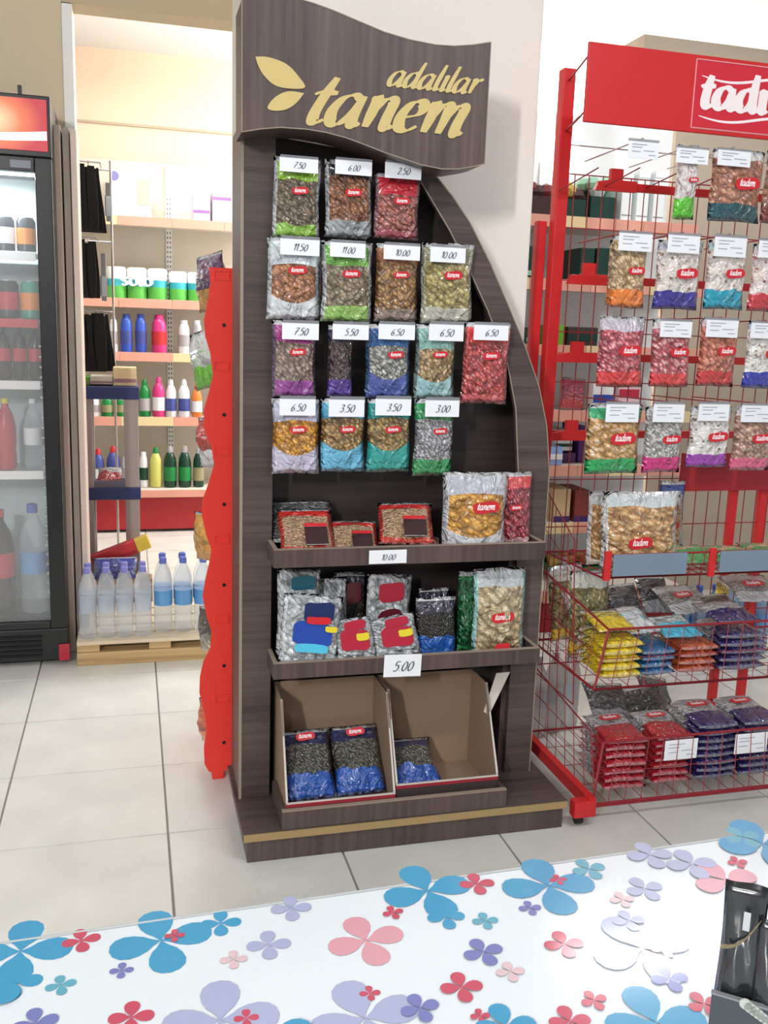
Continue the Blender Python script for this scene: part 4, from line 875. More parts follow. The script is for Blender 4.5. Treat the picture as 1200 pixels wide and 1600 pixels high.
gbox('green box at the far left end of the third shelf', 822, 512, 836, 536, zsh[2]+.001, DG, band=(V3, .2, .4))
gbox('white and blue packet box on the fourth far shelf', 925, 600, 960, 640, zsh[3]+.001, WHITE, band=(BL, .3, .6))
gbox('pink and white packet box on the fourth far shelf', 965, 600, 1000, 640, zsh[3]+.001, mat('pinkish_box', C(225,190,200), .5), band=(CR, .5, .8))
pouch('small pink packet on the fourth far shelf behind the rack', bagmat('f_pink', C(190,70,110), C(200,50,55), C(215,110,140), C(190,70,100), vt=.7, vb=.3), .125, .15, .05, (PY(896, 618, SYF+.06).x, SYF+.07, zsh[3]+.002), rot=(-.15, .08, 0), seed=4)
gbox('white flowered box on the fifth far shelf', 866, 672, 896, 710, zsh[4]+.06, V5, Y=SYF+.12, band=(DG, .2, .35))
gbox('blue and white box on the fifth far shelf', 858, 698, 880, 726, zsh[4]+.001, mat('lightblue_box', C(140,175,225), .5), D=.07, band=(WHITE, .3, .6))
gbox('dark violet box supporting the flowered box on the fifth shelf', 868, 708, 900, 727, zsh[4]+.001, mat('violet_box', C(80,50,100), .5), Y=SYF+.12)
gbox('purple box on the fifth far shelf behind', 902, 665, 915, 727, zsh[4]+.001, mat('purple_box', C(80,40,110), .5), Y=SYF+.12)
gbox('beige box with violet foot on the sixth far shelf', 864, 764, 893, 817, zsh[5]+.001, mat('beige_box', C(205,180,140), .5), band=(mat('violet_band', C(64,40,110), .5), .0, .18))
gbox('brown box with violet foot on the sixth far shelf', 896, 766, 922, 817, zsh[5]+.001, mat('brown_box', C(130,60,50), .5), band=(MATS['violet_band'], .0, .18))
crate('green tray of cream coloured goods on the far bottom shelf', 866, 868, 908, 905, zb+.001, mat('green_tray', C(30,130,70), .4), [V2, V5, V2])
crate('green tray of orange goods on the far bottom shelf', 912, 865, 950, 906, zb+.001, mat('green_tray', C(30,130,70), .4), [mat('veg_orange', C(205,120,70), .5), V2])
gl = empty('glowing_globe', 'bright white glowing globe between the column and the red post', 'lamp', PY(860, 250, 4.44))  # white emissive ball added on a short mount
MB().lathe([(.001,-.10),(.05,-.087),(.087,-.05),(.10,0),(.087,.05),(.05,.087),(.001,.10)], 18, (0, -.11, 0), sy=.9).build('globe', mat('globe_glow', (1, 1, 1), .4, emit=(1, 1, .98), estr=3), gl, smooth=True)
MB().bar((0, -.03, 0), (0, .028, 0), .03, 12).build('mount', WHITE, gl)

# ================================================================== BOTTLES
def bottle_mesh(kind):
    if kind in PM: return PM[kind]
    P = {'water': ([(.001,0),(.036,.002),(.040,.012),(.040,.07),(.037,.078),(.040,.086),(.040,.115),(.0385,.12),(.0385,.19),(.040,.195),(.040,.225),(.030,.262),(.017,.29),(.0135,.297),(.0135,.305)], [(.001,.304),(.0155,.304),(.0155,.327),(.012,.33),(.001,.33)], [(.0393,.122),(.0395,.122),(.0395,.188),(.0393,.188)]),
         'deter': ([(.001,0),(.036,.002),(.040,.01),(.040,.14),(.036,.17),(.022,.20),(.016,.205)], [(.001,.204),(.018,.204),(.018,.225),(.010,.24),(.001,.243)], [(.0403,.04),(.0412,.04),(.0412,.12),(.0403,.12)]),
         'shamp': ([(.001,0),(.038,.002),(.041,.012),(.042,.10),(.038,.175),(.030,.20),(.024,.206)], [(.001,.205),(.026,.205),(.026,.225),(.022,.23),(.001,.231)], [(.0418,.05),(.0428,.05),(.0432,.13),(.042,.13)]),
         'cola': ([(.001,0),(.034,.002),(.042,.02),(.042,.07),(.038,.09),(.042,.11),(.042,.20),(.032,.25),(.016,.28),(.0135,.29),(.0135,.298)], [(.001,.297),(.0155,.297),(.0155,.318),(.001,.32)], [(.0422,.115),(.0428,.115),(.0428,.19),(.0422,.19)]),
         'can': ([(.001,0),(.026,.001),(.033,.008),(.033,.108),(.027,.118),(.026,.120)], [(.001,.119),(.0262,.119),(.0262,.1215),(.001,.122)], [(.0332,.03),(.0337,.03),(.0337,.085),(.0332,.085)])}[kind]
    PM[kind] = [MB().lathe(p, 14).mesh(n, [BLACK], smooth=True) for p, n in zip(P, ('body', 'cap', 'label_band'))]
    PM[kind].append(max(z for r, z in P[1])); return PM[kind]
def bottle(label, kind, loc, h, body, cap, lab, group=None, cat='bottle', name='bottle', sxy=None, rz=0, txt=None):
    ms = bottle_mesh(kind); k = h/ms[3]; o = empty(name, label, cat, loc, rz, group)
    for me, m, n in zip(ms, (body, cap, lab), ('body', 'cap', 'label_band')):
        if m is None: continue
        key = (kind, n, m.name)
        if key not in PM: c = me.copy(); c.materials.clear(); c.materials.append(m); PM[key] = c
        link(n, PM[key], o, scale=(k*(sxy or 1), k*(sxy or 1), k))
    return o
PET = mat('pet_clear', C(228,236,244), .08, trans=.6, ior=1.15, alpha=.42, spec=1); CAPV = mat('cap_violet', C(130,130,200), .4); LBW = mat('water_label', C(90,150,205), .3, coat=.4)
LBC = mat('water_label_clear', C(205,218,235), .2, alpha=.35)
def on_shelf(kind, x0, x1, y0, z, Y):
    p0 = PY(x0, y0, Y); p1 = PY(x1, y0, Y); return ((p0.x+p1.x)/2, Y, z), p0.z-z, (p1.x-p0.x)

# pallet with water
pY = 3.87; pal = empty('pallet', 'low wooden pallet under the water bottles', 'pallet', (.10, pY+.28, 0))
PW = wood('pallet_wood', C(196,168,120), C(160,130,90), C(214,190,150), 0, .5, .8); PWL = wood('pallet_pale', C(216,200,172), C(196,178,146), C(226,214,190), 0, .5, .8)
for i in range(5): MB().box((-.335, -.28+i*.115, .088), (.335, -.28+i*.115+.095, .104), 0, .002).build('deck_board', PWL, pal)
for i in range(3): MB().box((-.335, -.28+.235*i, 0), (.335, -.28+.235*i+.08, .055), 0, .003).build('runner', PW, pal)
for i in range(3):
    for j in range(3): MB().box((-.335+.29*j, -.27+.235*i, .056), (-.335+.29*j+.09, -.27+.235*i+.06, .087), 0, .002).build('block', PW, pal)
ZPL = .1045
k = 0
for r in range(2):
    for i in range(4):
        x = -.190+.0745*i
        bottle('clear water bottle with violet cap in the left pack, %s row, %s from the left' % (('front', 'rear')[r], ('first', 'second', 'third', 'fourth')[i]), 'water', (x, pY+.06+.082*r, ZPL), .30, PET, CAPV, LBC, 'left shrink pack of water bottles on the pallet')
for r in range(2):
    for i in range(3):
        x = .118+.084*i
        bottle('blue labelled water bottle in the right pack, %s row, %s' % (('front', 'rear')[r], ('left', 'middle', 'right')[i]), 'water', (x, pY+.10+.082*r, ZPL), .325, PET, mat('cap_blue', C(90,110,190), .4), LBW, 'right shrink pack of water bottles on the pallet')
# packages behind the water
o = empty('grocery_pack', 'long red pack with a yellow end tilted behind the water bottles', 'package', PY(192, 862, 4.50)); o.rotation_euler = (0, -.36, 0)
MB().box((-.15, 0, -.035), (.065, .05, .035), 0, .006).build('wrap', mat('pack_red', C(186,36,46), .4, coat=.4), o)
MB().box((.0655, .002, -.033), (.13, .048, .033), 0, .006).build('yellow_end', mat('pack_yellow', C(205,178,60), .4, coat=.4), o)
MB().box((-.14, -.0012, -.03), (.06, -.0002, -.012)).build('printed_band', mat('pack_band', C(150,28,40), .4), o)
pb = PY(180, 888, 4.46)
pouch('blue shiny pack lying behind the left water bottles', bagmat('pack_blue', C(34,56,168), C(30,46,150), C(50,80,190), C(30,50,150), 'seeds', vt=.7, vb=.3, nsc=4), .20, .105, .05, (pb.x, 4.455, pb.z-.052), rot=(-.12, 0, 0), seed=41, name='grocery_pack', cat='package')
MB_ = empty('stacked_cartons', 'low plain carton hidden behind the water supporting the packs', 'carton', ((pb.x), 4.50, 0))
MB().box((-.15, -.045, 0), (.17, .05, pb.z-.055), 0, .004).build('box', KRAFT, MB_); MB().box((-.15, -.0462, pb.z-.085), (.17, -.0452, pb.z-.08)).build('flap_line', KRAFTW, MB_)

# plastic rack with navy shelves
pr_ = empty('plastic_rack', 'grey posted plastic rack with navy shelf edges behind the water', 'rack', (0, 0, 0))
PYR = 4.60; rx0, rx1 = PY(118, 603, PYR).x, PY(216, 603, PYR).x
for z in (PY(118, 603, PYR).z, PY(122, 762, PYR).z, .16):
    MB().box((rx0, PYR-.012, z-.06), (rx1+.004, PYR+.28, z), 0, .006).build('shelf', NAVY, pr_)
for x in (rx0+.004, rx1-.069):
    for y in (PYR, PYR+.20): MB().box((x, y-.004, 0), (x+.066, y+.06, PY(118, 620, PYR).z), 0, .008).build('post', GREYB, pr_)
zt = PY(118, 603, PYR).z; z2_ = PY(122, 762, PYR).z
for k, (a, c, y, m_, n_) in enumerate(((108,140,597,mat('pkg_green', C(96,160,70), .4),'green'), (141,176,598,mat('pkg_pale', C(190,185,170), .5),'pale'), (176,212,575,mat('pkg_beige', C(210,192,150), .5),'beige'))):
    gbox('%s package on top of the navy plastic rack' % n_, max(a, 119), y-8 if k < 2 else y, c, 603, zt+.001, m_, Y=PYR+.04, D=.16, nm='grocery_pack', cat='package', band=(mat('pkg_band', C(150,110,120), .5), .2, .4))
o = pouch('white and red plastic packet on the rack second shelf', bagmat('pk_wr', C(220,226,232), C(190,50,66), C(225,230,235), C(200,205,210), vt=.6, vb=.4), .115, .14, .045, ((rx0+rx1)/2+.001, PYR+.02, z2_+.03), rot=(-1.25, 0, 0), seed=9, name='grocery_packet', cat='packet')

# ================================================================== FAR LEFT GONDOLA
GYF, GYB = 6.5, 6.88
gx0, gx1 = -.75, 1.30
gd = empty('gondola_shelving', 'cream and salmon toiletries shelving against the peach wall', 'shelving', (0, 0, 0))
MB().box((gx0, GYB, .10), (gx1, GYB+.025, PY(115, 245, GYB).z)).build('back_panel', GONDOLA, gd)
zg = [PY(280, 343, GYF).z, PY(280, 470, GYF).z, PY(280, 553, GYF).z, PY(280, 653, GYF).z]
zg0 = PY(280, 765, GYF-.05).z
for i, z in enumerate(zg):
    s = MB().box((gx0, GYF+.016, z-.03), (gx1, GYB-.001, z)).build('shelf', SHELFTOP, gd)
    for k in range(6):
        W = (gx1-gx0)/6; MB().box((gx0+W*k+.001, GYF, z-.055), (gx0+W*(k+1)-.001, GYF+.015, z+.004), 0, .001).build('price_strip', MATS['strip_cream'] if (k+i) % 4 == 1 else SALMON, s)
MB().box((gx0, GYF-.05, zg0-.03), (gx1, GYB, zg0)).build('base_shelf', SHELFTOP, gd)
MB().box((gx0, GYF-.066, zg0-.05), (gx1, GYF-.051, zg0-.002), 0, .001).build('base_strip', SALMON, gd)
MB().box((gx0, GYF-.03, .02), (gx1, GYF-.01, zg0-.051)).build('kick_panel', REDD, gd)
ux = PY(263, 300, GYB).x
up = MB().box((ux-.02, GYB-.012, zg0+.001), (ux+.02, GYB-.001, PY(115, 250, GYB).z)).build('slotted_upright', WHITE, gd)
m = MB()
for i in range(60):
    for s in (-1, 1): m.box((ux+s*.009-.004, GYB-.0128, .35+i*.032), (ux+s*.009+.004, GYB-.0121, .35+i*.032+.016))
m.build('slot', mat('slot_grey', C(130,120,112), .8), up)
LIL = mat('pack_lilac', C(226,205,232), .4); LIL2 = mat('pack_purple', C(150,110,180), .4)
o = gbox('large white box with a small violet mark on the top left shelf', 172, 270, 236, 338, zg[0]+.001, mat('box_bright_white', C(246,246,244), .4), Y=GYF+.05, D=.25)
W = .12
MB().bar((-.10, -.004, .25), (-.10, -.0005, .25), .03, 14).build('round_mark', mat('mark_violet', C(130,125,180), .5), o); MB().box((.04, -.003, .08), (.12, -.0005, .24), 0, .001).build('picture_print', mat('picture_beige', C(200,196,172), .5), o)
gbox('lilac pack on the top left shelf, left one', 302, 302, 328, 348, zg[0]+.001, LIL, Y=GYF+.05, band=(LIL2, .3, .4), nm='grocery_pack', cat='package')
gbox('lilac pack on the top left shelf, right one by the stand', 332, 302, 362, 350, zg[0]+.001, LIL, Y=GYF+.05, band=(LIL2, .75, .85), nm='grocery_pack', cat='package')
# tissue packs: rolls in printed wrap
TW = mat('tissue_white', C(238,242,244), .4, coat=.3); TT = mat('tissue_teal', C(60,175,190), .4, coat=.3); TG = mat('tissue_green', C(96,190,84), .4, coat=.3)
def tissue(label, x0, x1, y0, z, txt=None):
    Y = GYF+.03; p0 = PY(x0, 470, Y); p1 = PY(x1, y0, Y); W = p1.x-p0.x; H = p1.z-z
    o = empty('tissue_pack', label, 'tissue pack', ((p0.x+p1.x)/2, Y, z)); n = max(2, round(W/.115)); r = W/n/2
    m = MB(); Hn = [0, .36, .62, 1]
    for i in range(n):
        for d in range(2):
            cx = -W/2+r*(2*i+1); cy = r+2*r*d
            m.lathe([(r*.9, 0), (r, .01), (r, H*.40), (r, H*.62), (r, H-.012), (r*.85, H)], 14, (cx, cy, 0), mif=lambda k: (2, 2, 1, 0, 0, 0)[k])
    m.build('wrapped_rolls', [TW, TT, TG], o, smooth=True)
    if txt: put_text('lettering', txt, H*.24, .14, .34, mat('txt_white', C(245,250,252), .4), o, (0, -.006, H*.55), slant=0, squeeze=1.6)
    return o
tissue('wide tissue roll pack with teal and green wrap and white lettering', 166, 262, 420, zg[1]+.001, 'solo')
tissue('narrower tissue roll pack with green wrap, right of the lettered one', 265, 322, 426, zg[1]+.001)
cG = mat('c_green', C(30,130,66), .3); cP = mat('c_pink', C(215,60,130), .3); cW = mat('c_white', C(228,230,236), .3); cB = mat('c_blue', C(60,90,190), .3); cK = mat('c_khaki', C(150,142,110), .4); cDG = mat('c_darkgreen', C(20,62,44), .25); cY = mat('c_yellow', C(206,206,110), .35); cN = mat('c_indigo', C(70,80,150), .3); cR = mat('c_red', C(196,50,56), .3); cGr = mat('c_grey', C(170,165,170), .4); cO = mat('c_orange', C(225,130,60), .4)
items = [ # shelf, x0, x1, ytop, kind, body, cap, band, label
 (2,170,184,492,'shamp',cW,cGr,cGr,'white shampoo bottle left of the blue pair'),
 (2,187,207,490,'shamp',cB,cB,cN,'blue shampoo bottle, left of the pair'),
 (2,210,229,490,'shamp',cB,cB,cN,'blue shampoo bottle, right of the pair'),
 (2,236,261,491,'shamp',cP,cP,cR,'pink shampoo bottle beside the blue pair'),
 (2,278,297,500,'shamp',cW,cW,cGr,'white shampoo bottle with grey label right of the pink one'),
 (2,300,316,500,'shamp',cGr,cW,cW,'grey shampoo bottle beside the red display edge'),
 (3,140,156,618,'shamp',cW,cW,cGr,'white bottle just right of the rack left post'),
 (3,157,177,618,'shamp',cG,cK,cK,'green and khaki bottle framed by the rack, left'),
 (3,178,197,618,'shamp',cG,cK,cK,'green and khaki bottle framed by the rack, right'),
 (3,216,235,592,'deter',cG,cG,cGr,'green detergent bottle right of the plastic rack'),
 (3,237,258,588,'deter',cP,cP,cW,'pink detergent bottle between green and white ones'),
 (3,258,276,592,'deter',cW,cW,cN,'white detergent bottle, left of two'),
 (3,278,297,592,'deter',cW,cW,cN,'white detergent bottle, right of two'),
 (3,299,316,600,'deter',cO,cR,cW,'orange bottle with red cap beside the red display'),
 (4,143,163,700,'deter',cN,cR,cW,'indigo bottle with red cap framed by the rack, left'),
 (4,165,188,696,'deter',cN,cR,cW,'indigo bottle with red cap framed by the rack, right'),
 (4,190,206,706,'shamp',cW,cGr,cGr,'cream bottle behind the rack right post'),
 (4,217,231,706,'shamp',cW,cW,cDG,'white slim bottle right of the rack right post'),
 (4,233,253,698,'deter',cY,cG,cY,'pale yellow bottle with green cap on the bottom shelf'),
 (4,255,276,696,'deter',cDG,cGr,cG,'dark green bottle next to the yellow one'),
 (4,278,299,696,'deter',cDG,cGr,cG,'dark green bottle, second from the yellow one'),
 (4,301,319,698,'deter',cDG,cGr,cK,'dark green bottle beside the red display edge'),
]
for (s, x0, x1, yt, kind, b1, c1, l1, lab) in items:
    z = (zg+[zg0])[s] if s < 4 else zg0
    loc, h, wd = on_shelf(kind, x0, x1, yt, z+.001, GYF+.06)
    base = {'shamp': .0864/.231, 'deter': .0824/.243}[kind]
    bottle(lab, kind, loc, h, b1, c1, l1, 'toiletry bottles on the far left shelving', sxy=min(1.6, wd/(base*h)*.98))

# hanging black bundles on wire hooks + side post of the wall unit
wp = empty('wall_unit_end', 'pale grooved end panel of a shelf unit beside the drinks cooler', 'panel', (0, 0, 0))
a = PY(82, 197, 4.1); b_ = PY(118, 205, 4.1); PB = mat('panel_pinkbeige', C(214,196,184), .5)
MB().box((a.x, 4.06, 0), (a.x+.030, 4.285, a.z), 0, .004).build('left_stile', PB, wp)
MB().box((a.x+.036, 4.07, 0), (b_.x-.024, 4.285, a.z-.005), 0, .004).build('centre_panel', mat('panel_pale', C(196,186,176), .5), wp)
MB().box((b_.x-.020, 4.06, 0.0), (b_.x+.004, 4.285, a.z-.01), 0, .004).build('right_stile', PB, wp)
def bundle(label, x0, x1, y0, y1, Y, n, seed, taper=1.15, skew=0):
    rr = random.Random(seed); p0 = PY(x0, y0, Y); p1 = PY(x1, y1, Y); W = p1.x-p0.x; H = p0.z-p1.z; cx = (p0.x+p1.x)/2
    o = empty('glove_bundle', label, 'glove bundle', (cx, Y, p1.z))
    for i in range(n):
        t = i/(n-1) if n > 1 else .5; m = MB(); xx = -W*.42+W*t*.84; top = H*(1-rr.uniform(0, .06)); ww = W*.42
        prof = [(0, .0), (.15, .02), (.4, .0), (.8, .0), (1, 0)]
        ys = -.06+.12*(i % 3)/2
        q = []
        for k in range(7):
            v = k/6; q.append((ww*(.5+.28*math.sin(v*3+i)+(.25*(1-v))), v*top))
        L_ = [(xx+(1-v/top)*W*.08*taper-w_/2, v) for w_, v in q]; R2 = [(xx+(1-v/top)*W*.08*taper+w_/2, v) for w_, v in q]
        m.prism(L_+R2[::-1], ys-.008, ys+.012); m.build('glove', BLACKM, o)
    hz = H
    m = MB(); m.path([(W*.1, -.05, hz+.012), (W*.1, .18, hz+.012), (W*.1, .19, hz-.05)], .004, 6); m.path([(-W*.4, -.05, hz+.008), (W*.55, -.05, hz+.008)], .0035, 6); m.path([(W*.55, -.05, hz+.008), (W*.55, .19, hz+.008)], .0035, 6)
    m.build('wire_hook', CHROME, o)
bundle('uppermost of three black glove bundles on the wire hooks', 112, 157, 256, 362, 4.95, 9, 1)
bundle('middle black glove bundle on the wire hooks', 115, 152, 374, 466, 4.95, 8, 2, taper=.3)
bundle('lowest black glove bundle just above the plastic rack', 120, 172, 488, 580, 4.95, 9, 3, taper=.6)
gs = empty('glove_stand', 'thin chrome wire stand carrying the black glove bundles', 'stand', (0, 0, 0))
ga, gb = PY(112, 250, 5.145).x, PY(172, 250, 5.145).x
for x in (ga, gb): MB().bar((x, 5.147, 0), (x, 5.147, 2.2), .006, 8).build('pole', CHROME, gs, smooth=True)
for z in (PY(120, 256, 4.95).z, PY(120, 374, 4.95).z, PY(120, 488, 4.95).z): MB().bar((ga, 5.147, z+.01), (gb, 5.147, z+.01), .004, 6).build('cross_bar', CHROME, gs)
for i, (x, y0, y1) in enumerate(((165, 285, 345), (158, 395, 470))):
    p0 = PY(x, y0, 5.0); p1 = PY(x+5, y1, 5.0); o = empty('hanging_card', 'grey blister card hanging right of the %s glove bundle' % ('uppermost', 'middle')[i], 'card', (p1.x, 5.0, p1.z))
    MB().box((-.012, 0, 0), (.012, .05, p0.z-p1.z), 0, .003).build('card', mat('card_grey', C(150,150,152), .4), o); MB().box((-.016, -.004, .02), (.016, -.001, .12), 0, .003).build('blister', CHROME, o)

# ================================================================== DRINKS COOLER
fx0_, fx1_, FYF = -.98, -.272, 3.90
co = empty('drinks_cooler', 'black glass-door drinks cooler with glowing red header', 'cooler', (0, 0, 0))
FZ = PY(70, 150, FYF).z
HB = MATS.get('x') or mat('cooler_body', C(24,25,28), .35); IN = mat('cooler_inside', C(200,215,218), .4)
MB().box((fx0_, FYF+.05, .02), (fx0_+.03, FYF+.38, FZ)).build('side_panel', HB, co); MB().box((fx1_-.03, FYF+.05, .02), (fx1_, FYF+.38, FZ)).build('side_panel', HB, co)
MB().box((fx0_+.031, FYF+.35, .14), (fx1_-.031, FYF+.38, FZ-.02)).build('inner_back', IN, co)
MB().box((fx0_+.031, FYF+.05, 1.96), (fx1_-.031, FYF+.35, FZ-.001)).build('top_housing', HB, co)
MB().box((fx0_+.031, FYF+.05, .02), (fx1_-.031, FYF+.349, .19)).build('bottom_housing', HB, co)
gr = MB().box((fx0_, FYF+.01, .02), (fx1_, FYF+.049, .155), 0, .004).build('grille', HB, co)
for i in range(5): MB().box((fx0_+.05, FYF+.004, .04+.02*i), (fx1_-.1, FYF+.0095, .05+.02*i)).build('grille_slat', BLACKM, gr)
MB().box((fx1_-.035, FYF-.004, .02), (fx1_+.008, FYF+.009, .09), 0, .003).build('red_foot_tag', CR, co)
# header lit, painted band curves as flat print
HH0 = 2.02
def header_mat():
    m = bpy.data.materials.new('cooler_header_lit'); m.use_nodes = True; n = m.node_tree.nodes; L = m.node_tree.links; b = n['Principled BSDF']
    tc = n.new('ShaderNodeTexCoord'); mp = n.new('ShaderNodeMapping'); mp.inputs['Location'].default_value = (.50, 0, -2.13); mp.inputs['Scale'].default_value = (1, 0, 1.3)
    ln = n.new('ShaderNodeVectorMath'); ln.operation = 'LENGTH'; cr = n.new('ShaderNodeValToRGB'); e = cr.color_ramp.elements
    e[0].position = .0; e[0].color = (*C(255,245,190), 1); e[1].position = .17; e[1].color = (*C(200,16,48), 1); q = e.new(.10); q.color = (*C(250,120,60), 1)
    sub = n.new('ShaderNodeVectorMath'); sub.operation = 'ADD'; sub.inputs[1].default_value = (0, 0, 0)
    L.new(tc.outputs['Object'], mp.inputs[0]); L.new(mp.outputs[0], ln.inputs[0]); L.new(ln.outputs['Value'], cr.inputs[0]); b.inputs['Base Color'].default_value = (.12, .03, .03, 1); L.new(cr.outputs[0], b.inputs['Emission Color']); b.inputs['Emission Strength'].default_value = .85
    b.inputs['Roughness'].default_value = .3; mp.inputs['Location'].default_value = (.47, 0, -2.12*1.3); return m
MB().box((fx0_, FYF, HH0-.02), (fx1_, FYF+.048, FZ), 0, .004).build('header_frame', HB, co)
hp = MB().box((fx0_+.02, FYF-.006, HH0), (fx1_-.012, FYF-.0005, FZ-.015)).build('lit_header', header_mat(), co)
m = MB(); n = 16; up = []; lo = []
for i in range(n+1):
    t = i/n; x = fx0_+.03+(fx1_-.014-fx0_-.03)*t; z = HH0+.055+.018*math.sin(t*3.4+2.9); h = .006+.010*t; up.append((x, FYF-.0075, z+h)); lo.append((x, FYF-.0075, z-h))
m.add(up+lo, [(i, i+1, n+2+i, n+1+i) for i in range(n)]); m.build('white_swoosh', mat('lit_white', (1, 1, 1), .4, emit=(1, .95, .92), estr=.8), hp)
MB().box((-.385, FYF+.02, FZ), (-.37, FYF+.035, FZ+.035), 0, .002).build('antenna', BLACK, co)
# door
dr = MB().box((fx1_-.062, FYF, .16), (fx1_-.001, FYF+.045, HH0-.022), 0, .004).build('door', HB, co)
MB().box((fx0_+.001, FYF, .16), (fx0_+.06, FYF+.045, HH0-.022), 0, .004).build('door_stile', HB, dr)
MB().box((fx0_+.061, FYF, 1.945), (fx1_-.063, FYF+.045, HH0-.022), 0, .003).build('door_rail', HB, dr); MB().box((fx0_+.061, FYF, .16), (fx1_-.063, FYF+.045, .19), 0, .003).build('door_rail', HB, dr)
MB().box((fx0_+.062, FYF+.02, .191), (fx1_-.064, FYF+.024, 1.944)).build('glass_pane', mat('door_glass', (.95, 1, 1), .02, alpha=.12, spec=.7), dr)
MB().box((-.42, FYF-.004, 1.955), (-.345, FYF-.0005, 1.985), 0, .002).build('badge', mat('badge_grey', C(120,124,134), .3), dr)
for i in range(40): pass
m = MB(); [m.bar((fx1_-.075, FYF+.055, .3+i*.04), (fx1_-.066, FYF+.055, .3+i*.04), .005, 6) for i in range(26)]; m.build('shelf_clip_strip', CHROME, dr)
CSZ = [PY(0, 592, 4.0).z*1, 0, 0]
shz = [1.655, 1.40, 1.16, .80, .195]
for z in shz[:4]:
    s = MB().box((fx0_+.032, FYF+.075, z-.008), (fx1_-.032, FYF+.33, z), 0, .001).build('cooler_shelf', mat('shelf_glassy', C(190,205,205), .3), co)
    MB().box((fx0_+.032, FYF+.066, z-.03), (fx1_-.075, FYF+.074, z+.004), 0, .001).build('price_strip', WHITE if z > 1.6 or z < 1.2 else cR, s)
area('cooler_lamp', ((fx0_+fx1_)/2, FYF+.11, 1.94), (.5, .05), 9, (.92, .97, 1))
MB().box((fx0_+.07, FYF+.10, 1.945), (fx1_-.07, FYF+.13, 1.958)).build('inner_lamp', mat('cooler_lamp_glow', (1, 1, 1), .4, emit=(.95, .98, 1), estr=6), co)
cC = mat('cola_dark', C(38,24,24), .12); cL = mat('cola_label', C(190,40,60), .3); sev = mat('can_teal', C(60,150,130), .3); blk = mat('can_black', C(40,46,56), .3); org = mat('can_orange', C(230,140,60), .3); clr = MATS['pet_clear']
def cooler_row(kind, z, xs, h, sets, what, shelfword):
    for i, x in enumerate(xs):
        b1, c1, l1, w_ = sets[i % len(sets)]
        bottle('%s %s on the cooler %s shelf, %s from the door frame' % (w_, what, shelfword, ('first', 'second', 'third', 'fourth', 'fifth', 'sixth')[i]), kind, (x, FYF+.13, z+.001), h, b1, c1, l1, 'drinks inside the cooler', cat='can' if kind == 'can' else 'bottle', name='drink_can' if kind == 'can' else 'drink_bottle')
cooler_row('can', shz[0], [-.385, -.462, -.539], .135, [(blk, CHROME, org, 'orange banded dark'), (blk, CHROME, cW, 'white banded dark')], 'can', 'top')
cooler_row('can', shz[1], [-.375, -.460, -.545], .15, [(sev, CHROME, org, 'teal and orange'), (blk, CHROME, cL, 'black and red'), (blk, CHROME, cP, 'black and pink')], 'can', 'second')
cooler_row('cola', shz[2], [-.365, -.425, -.485, -.545], .215, [(cC, BLACK, cL, 'dark cola')], 'bottle', 'third')
cooler_row('cola', shz[3], [-.385, -.49], .29, [(clr, cW, cW, 'clear half filled'), (cL, YE, cL, 'red cola')], 'bottle', 'fourth')
bottle('large water bottle with blue label on the cooler floor', 'water', (-.405, FYF+.15, shz[4]), .46, PET, cB, LBW, cat='bottle', name='drink_bottle')
bottle('large dark cola bottle with red label on the cooler floor', 'cola', (-.535, FYF+.15, shz[4]), .44, cC, cR, cL, cat='bottle', name='drink_bottle')

# clear water bottles behind the rack
for i, (x, y0, y1, Y) in enumerate(((846, 1045, 1134, 3.05), (866, 1042, 1130, 3.12), (886, 1040, 1126, 3.19))):
    p = PZ(x, y1+8, 0); 
    bottle('clear plastic bottle on the floor between the stand and the rack, %s' % ('left', 'middle', 'right')[i], 'water', (1.375+.078*i, 2.885+.03*i, 0.0), .30, mat('pet_greyish', C(200,200,200), .1, trans=.5, alpha=.8), cW, LBC, 'clear bottles on the floor by the red rack')
for i in range(6):
    p = PY(1050+i*20, 1100, 3.55)
    bottle('blue tinted water bottle behind the bottom basket, %s from the left' % ('first', 'second', 'third', 'fourth', 'fifth', 'sixth')[i], 'water', (PY(1050, 1100, 3.55).x+.084*i, 3.55, 0), .33, mat('pet_blue', C(150,180,215), .1, trans=.3, alpha=.85), cB, LBW, 'water bottles on the floor behind the red rack')

# ================================================================== COUNTER WITH FLOWERED CLOTH
ZC0 = .90; e0 = PZ(0, 1470, ZC0); e1 = PZ(600, 1388, ZC0); e2 = PZ(1200, 1297, ZC0)
cn = empty('counter', 'white shop counter in the foreground', 'counter', (.1, .4, 0))
ang = math.atan2(e2.y-e0.y, e2.x-e0.x)
cx, cyy = e1.x, e1.y
def rotp(mb):
    mb.v = [(cx+(x*math.cos(ang)-y*math.sin(ang))-.1, cyy+(x*math.sin(ang)+y*math.cos(ang))-.4, z) for x, y, z in mb.v]; return mb
rotp(MB().box((-1.0, -.95, .06), (1.2, -.03, ZC0-.034), 0, .003)).build('cabinet', WHITE, cn)
rotp(MB().box((-1.05, -1.0, ZC0-.033), (1.25, -.006, ZC0-.003), 0, .003)).build('counter_top', WHITE, cn)
rotp(MB().box((-.98, -.9, 0), (1.18, -.06, .059))).build('plinth', BLACK, cn)
CLOTH = mat('flower_oilcloth', C(204,211,216), .16, coat=.6, bump=(3.0, .25, .01))
cl = MB(); g_ = 40
cl.box((-1.05, -1.0, ZC0-.0028), (1.25, -.001, ZC0), 0, .0008); rotp(cl)
cl.v = [(x+.1, y+.4, z) for x, y, z in cl.v]
co_ = cl.build('tablecloth', CLOTH); tag(co_, 'glossy white oilcloth printed with blue, red and lilac flowers', 'tablecloth')
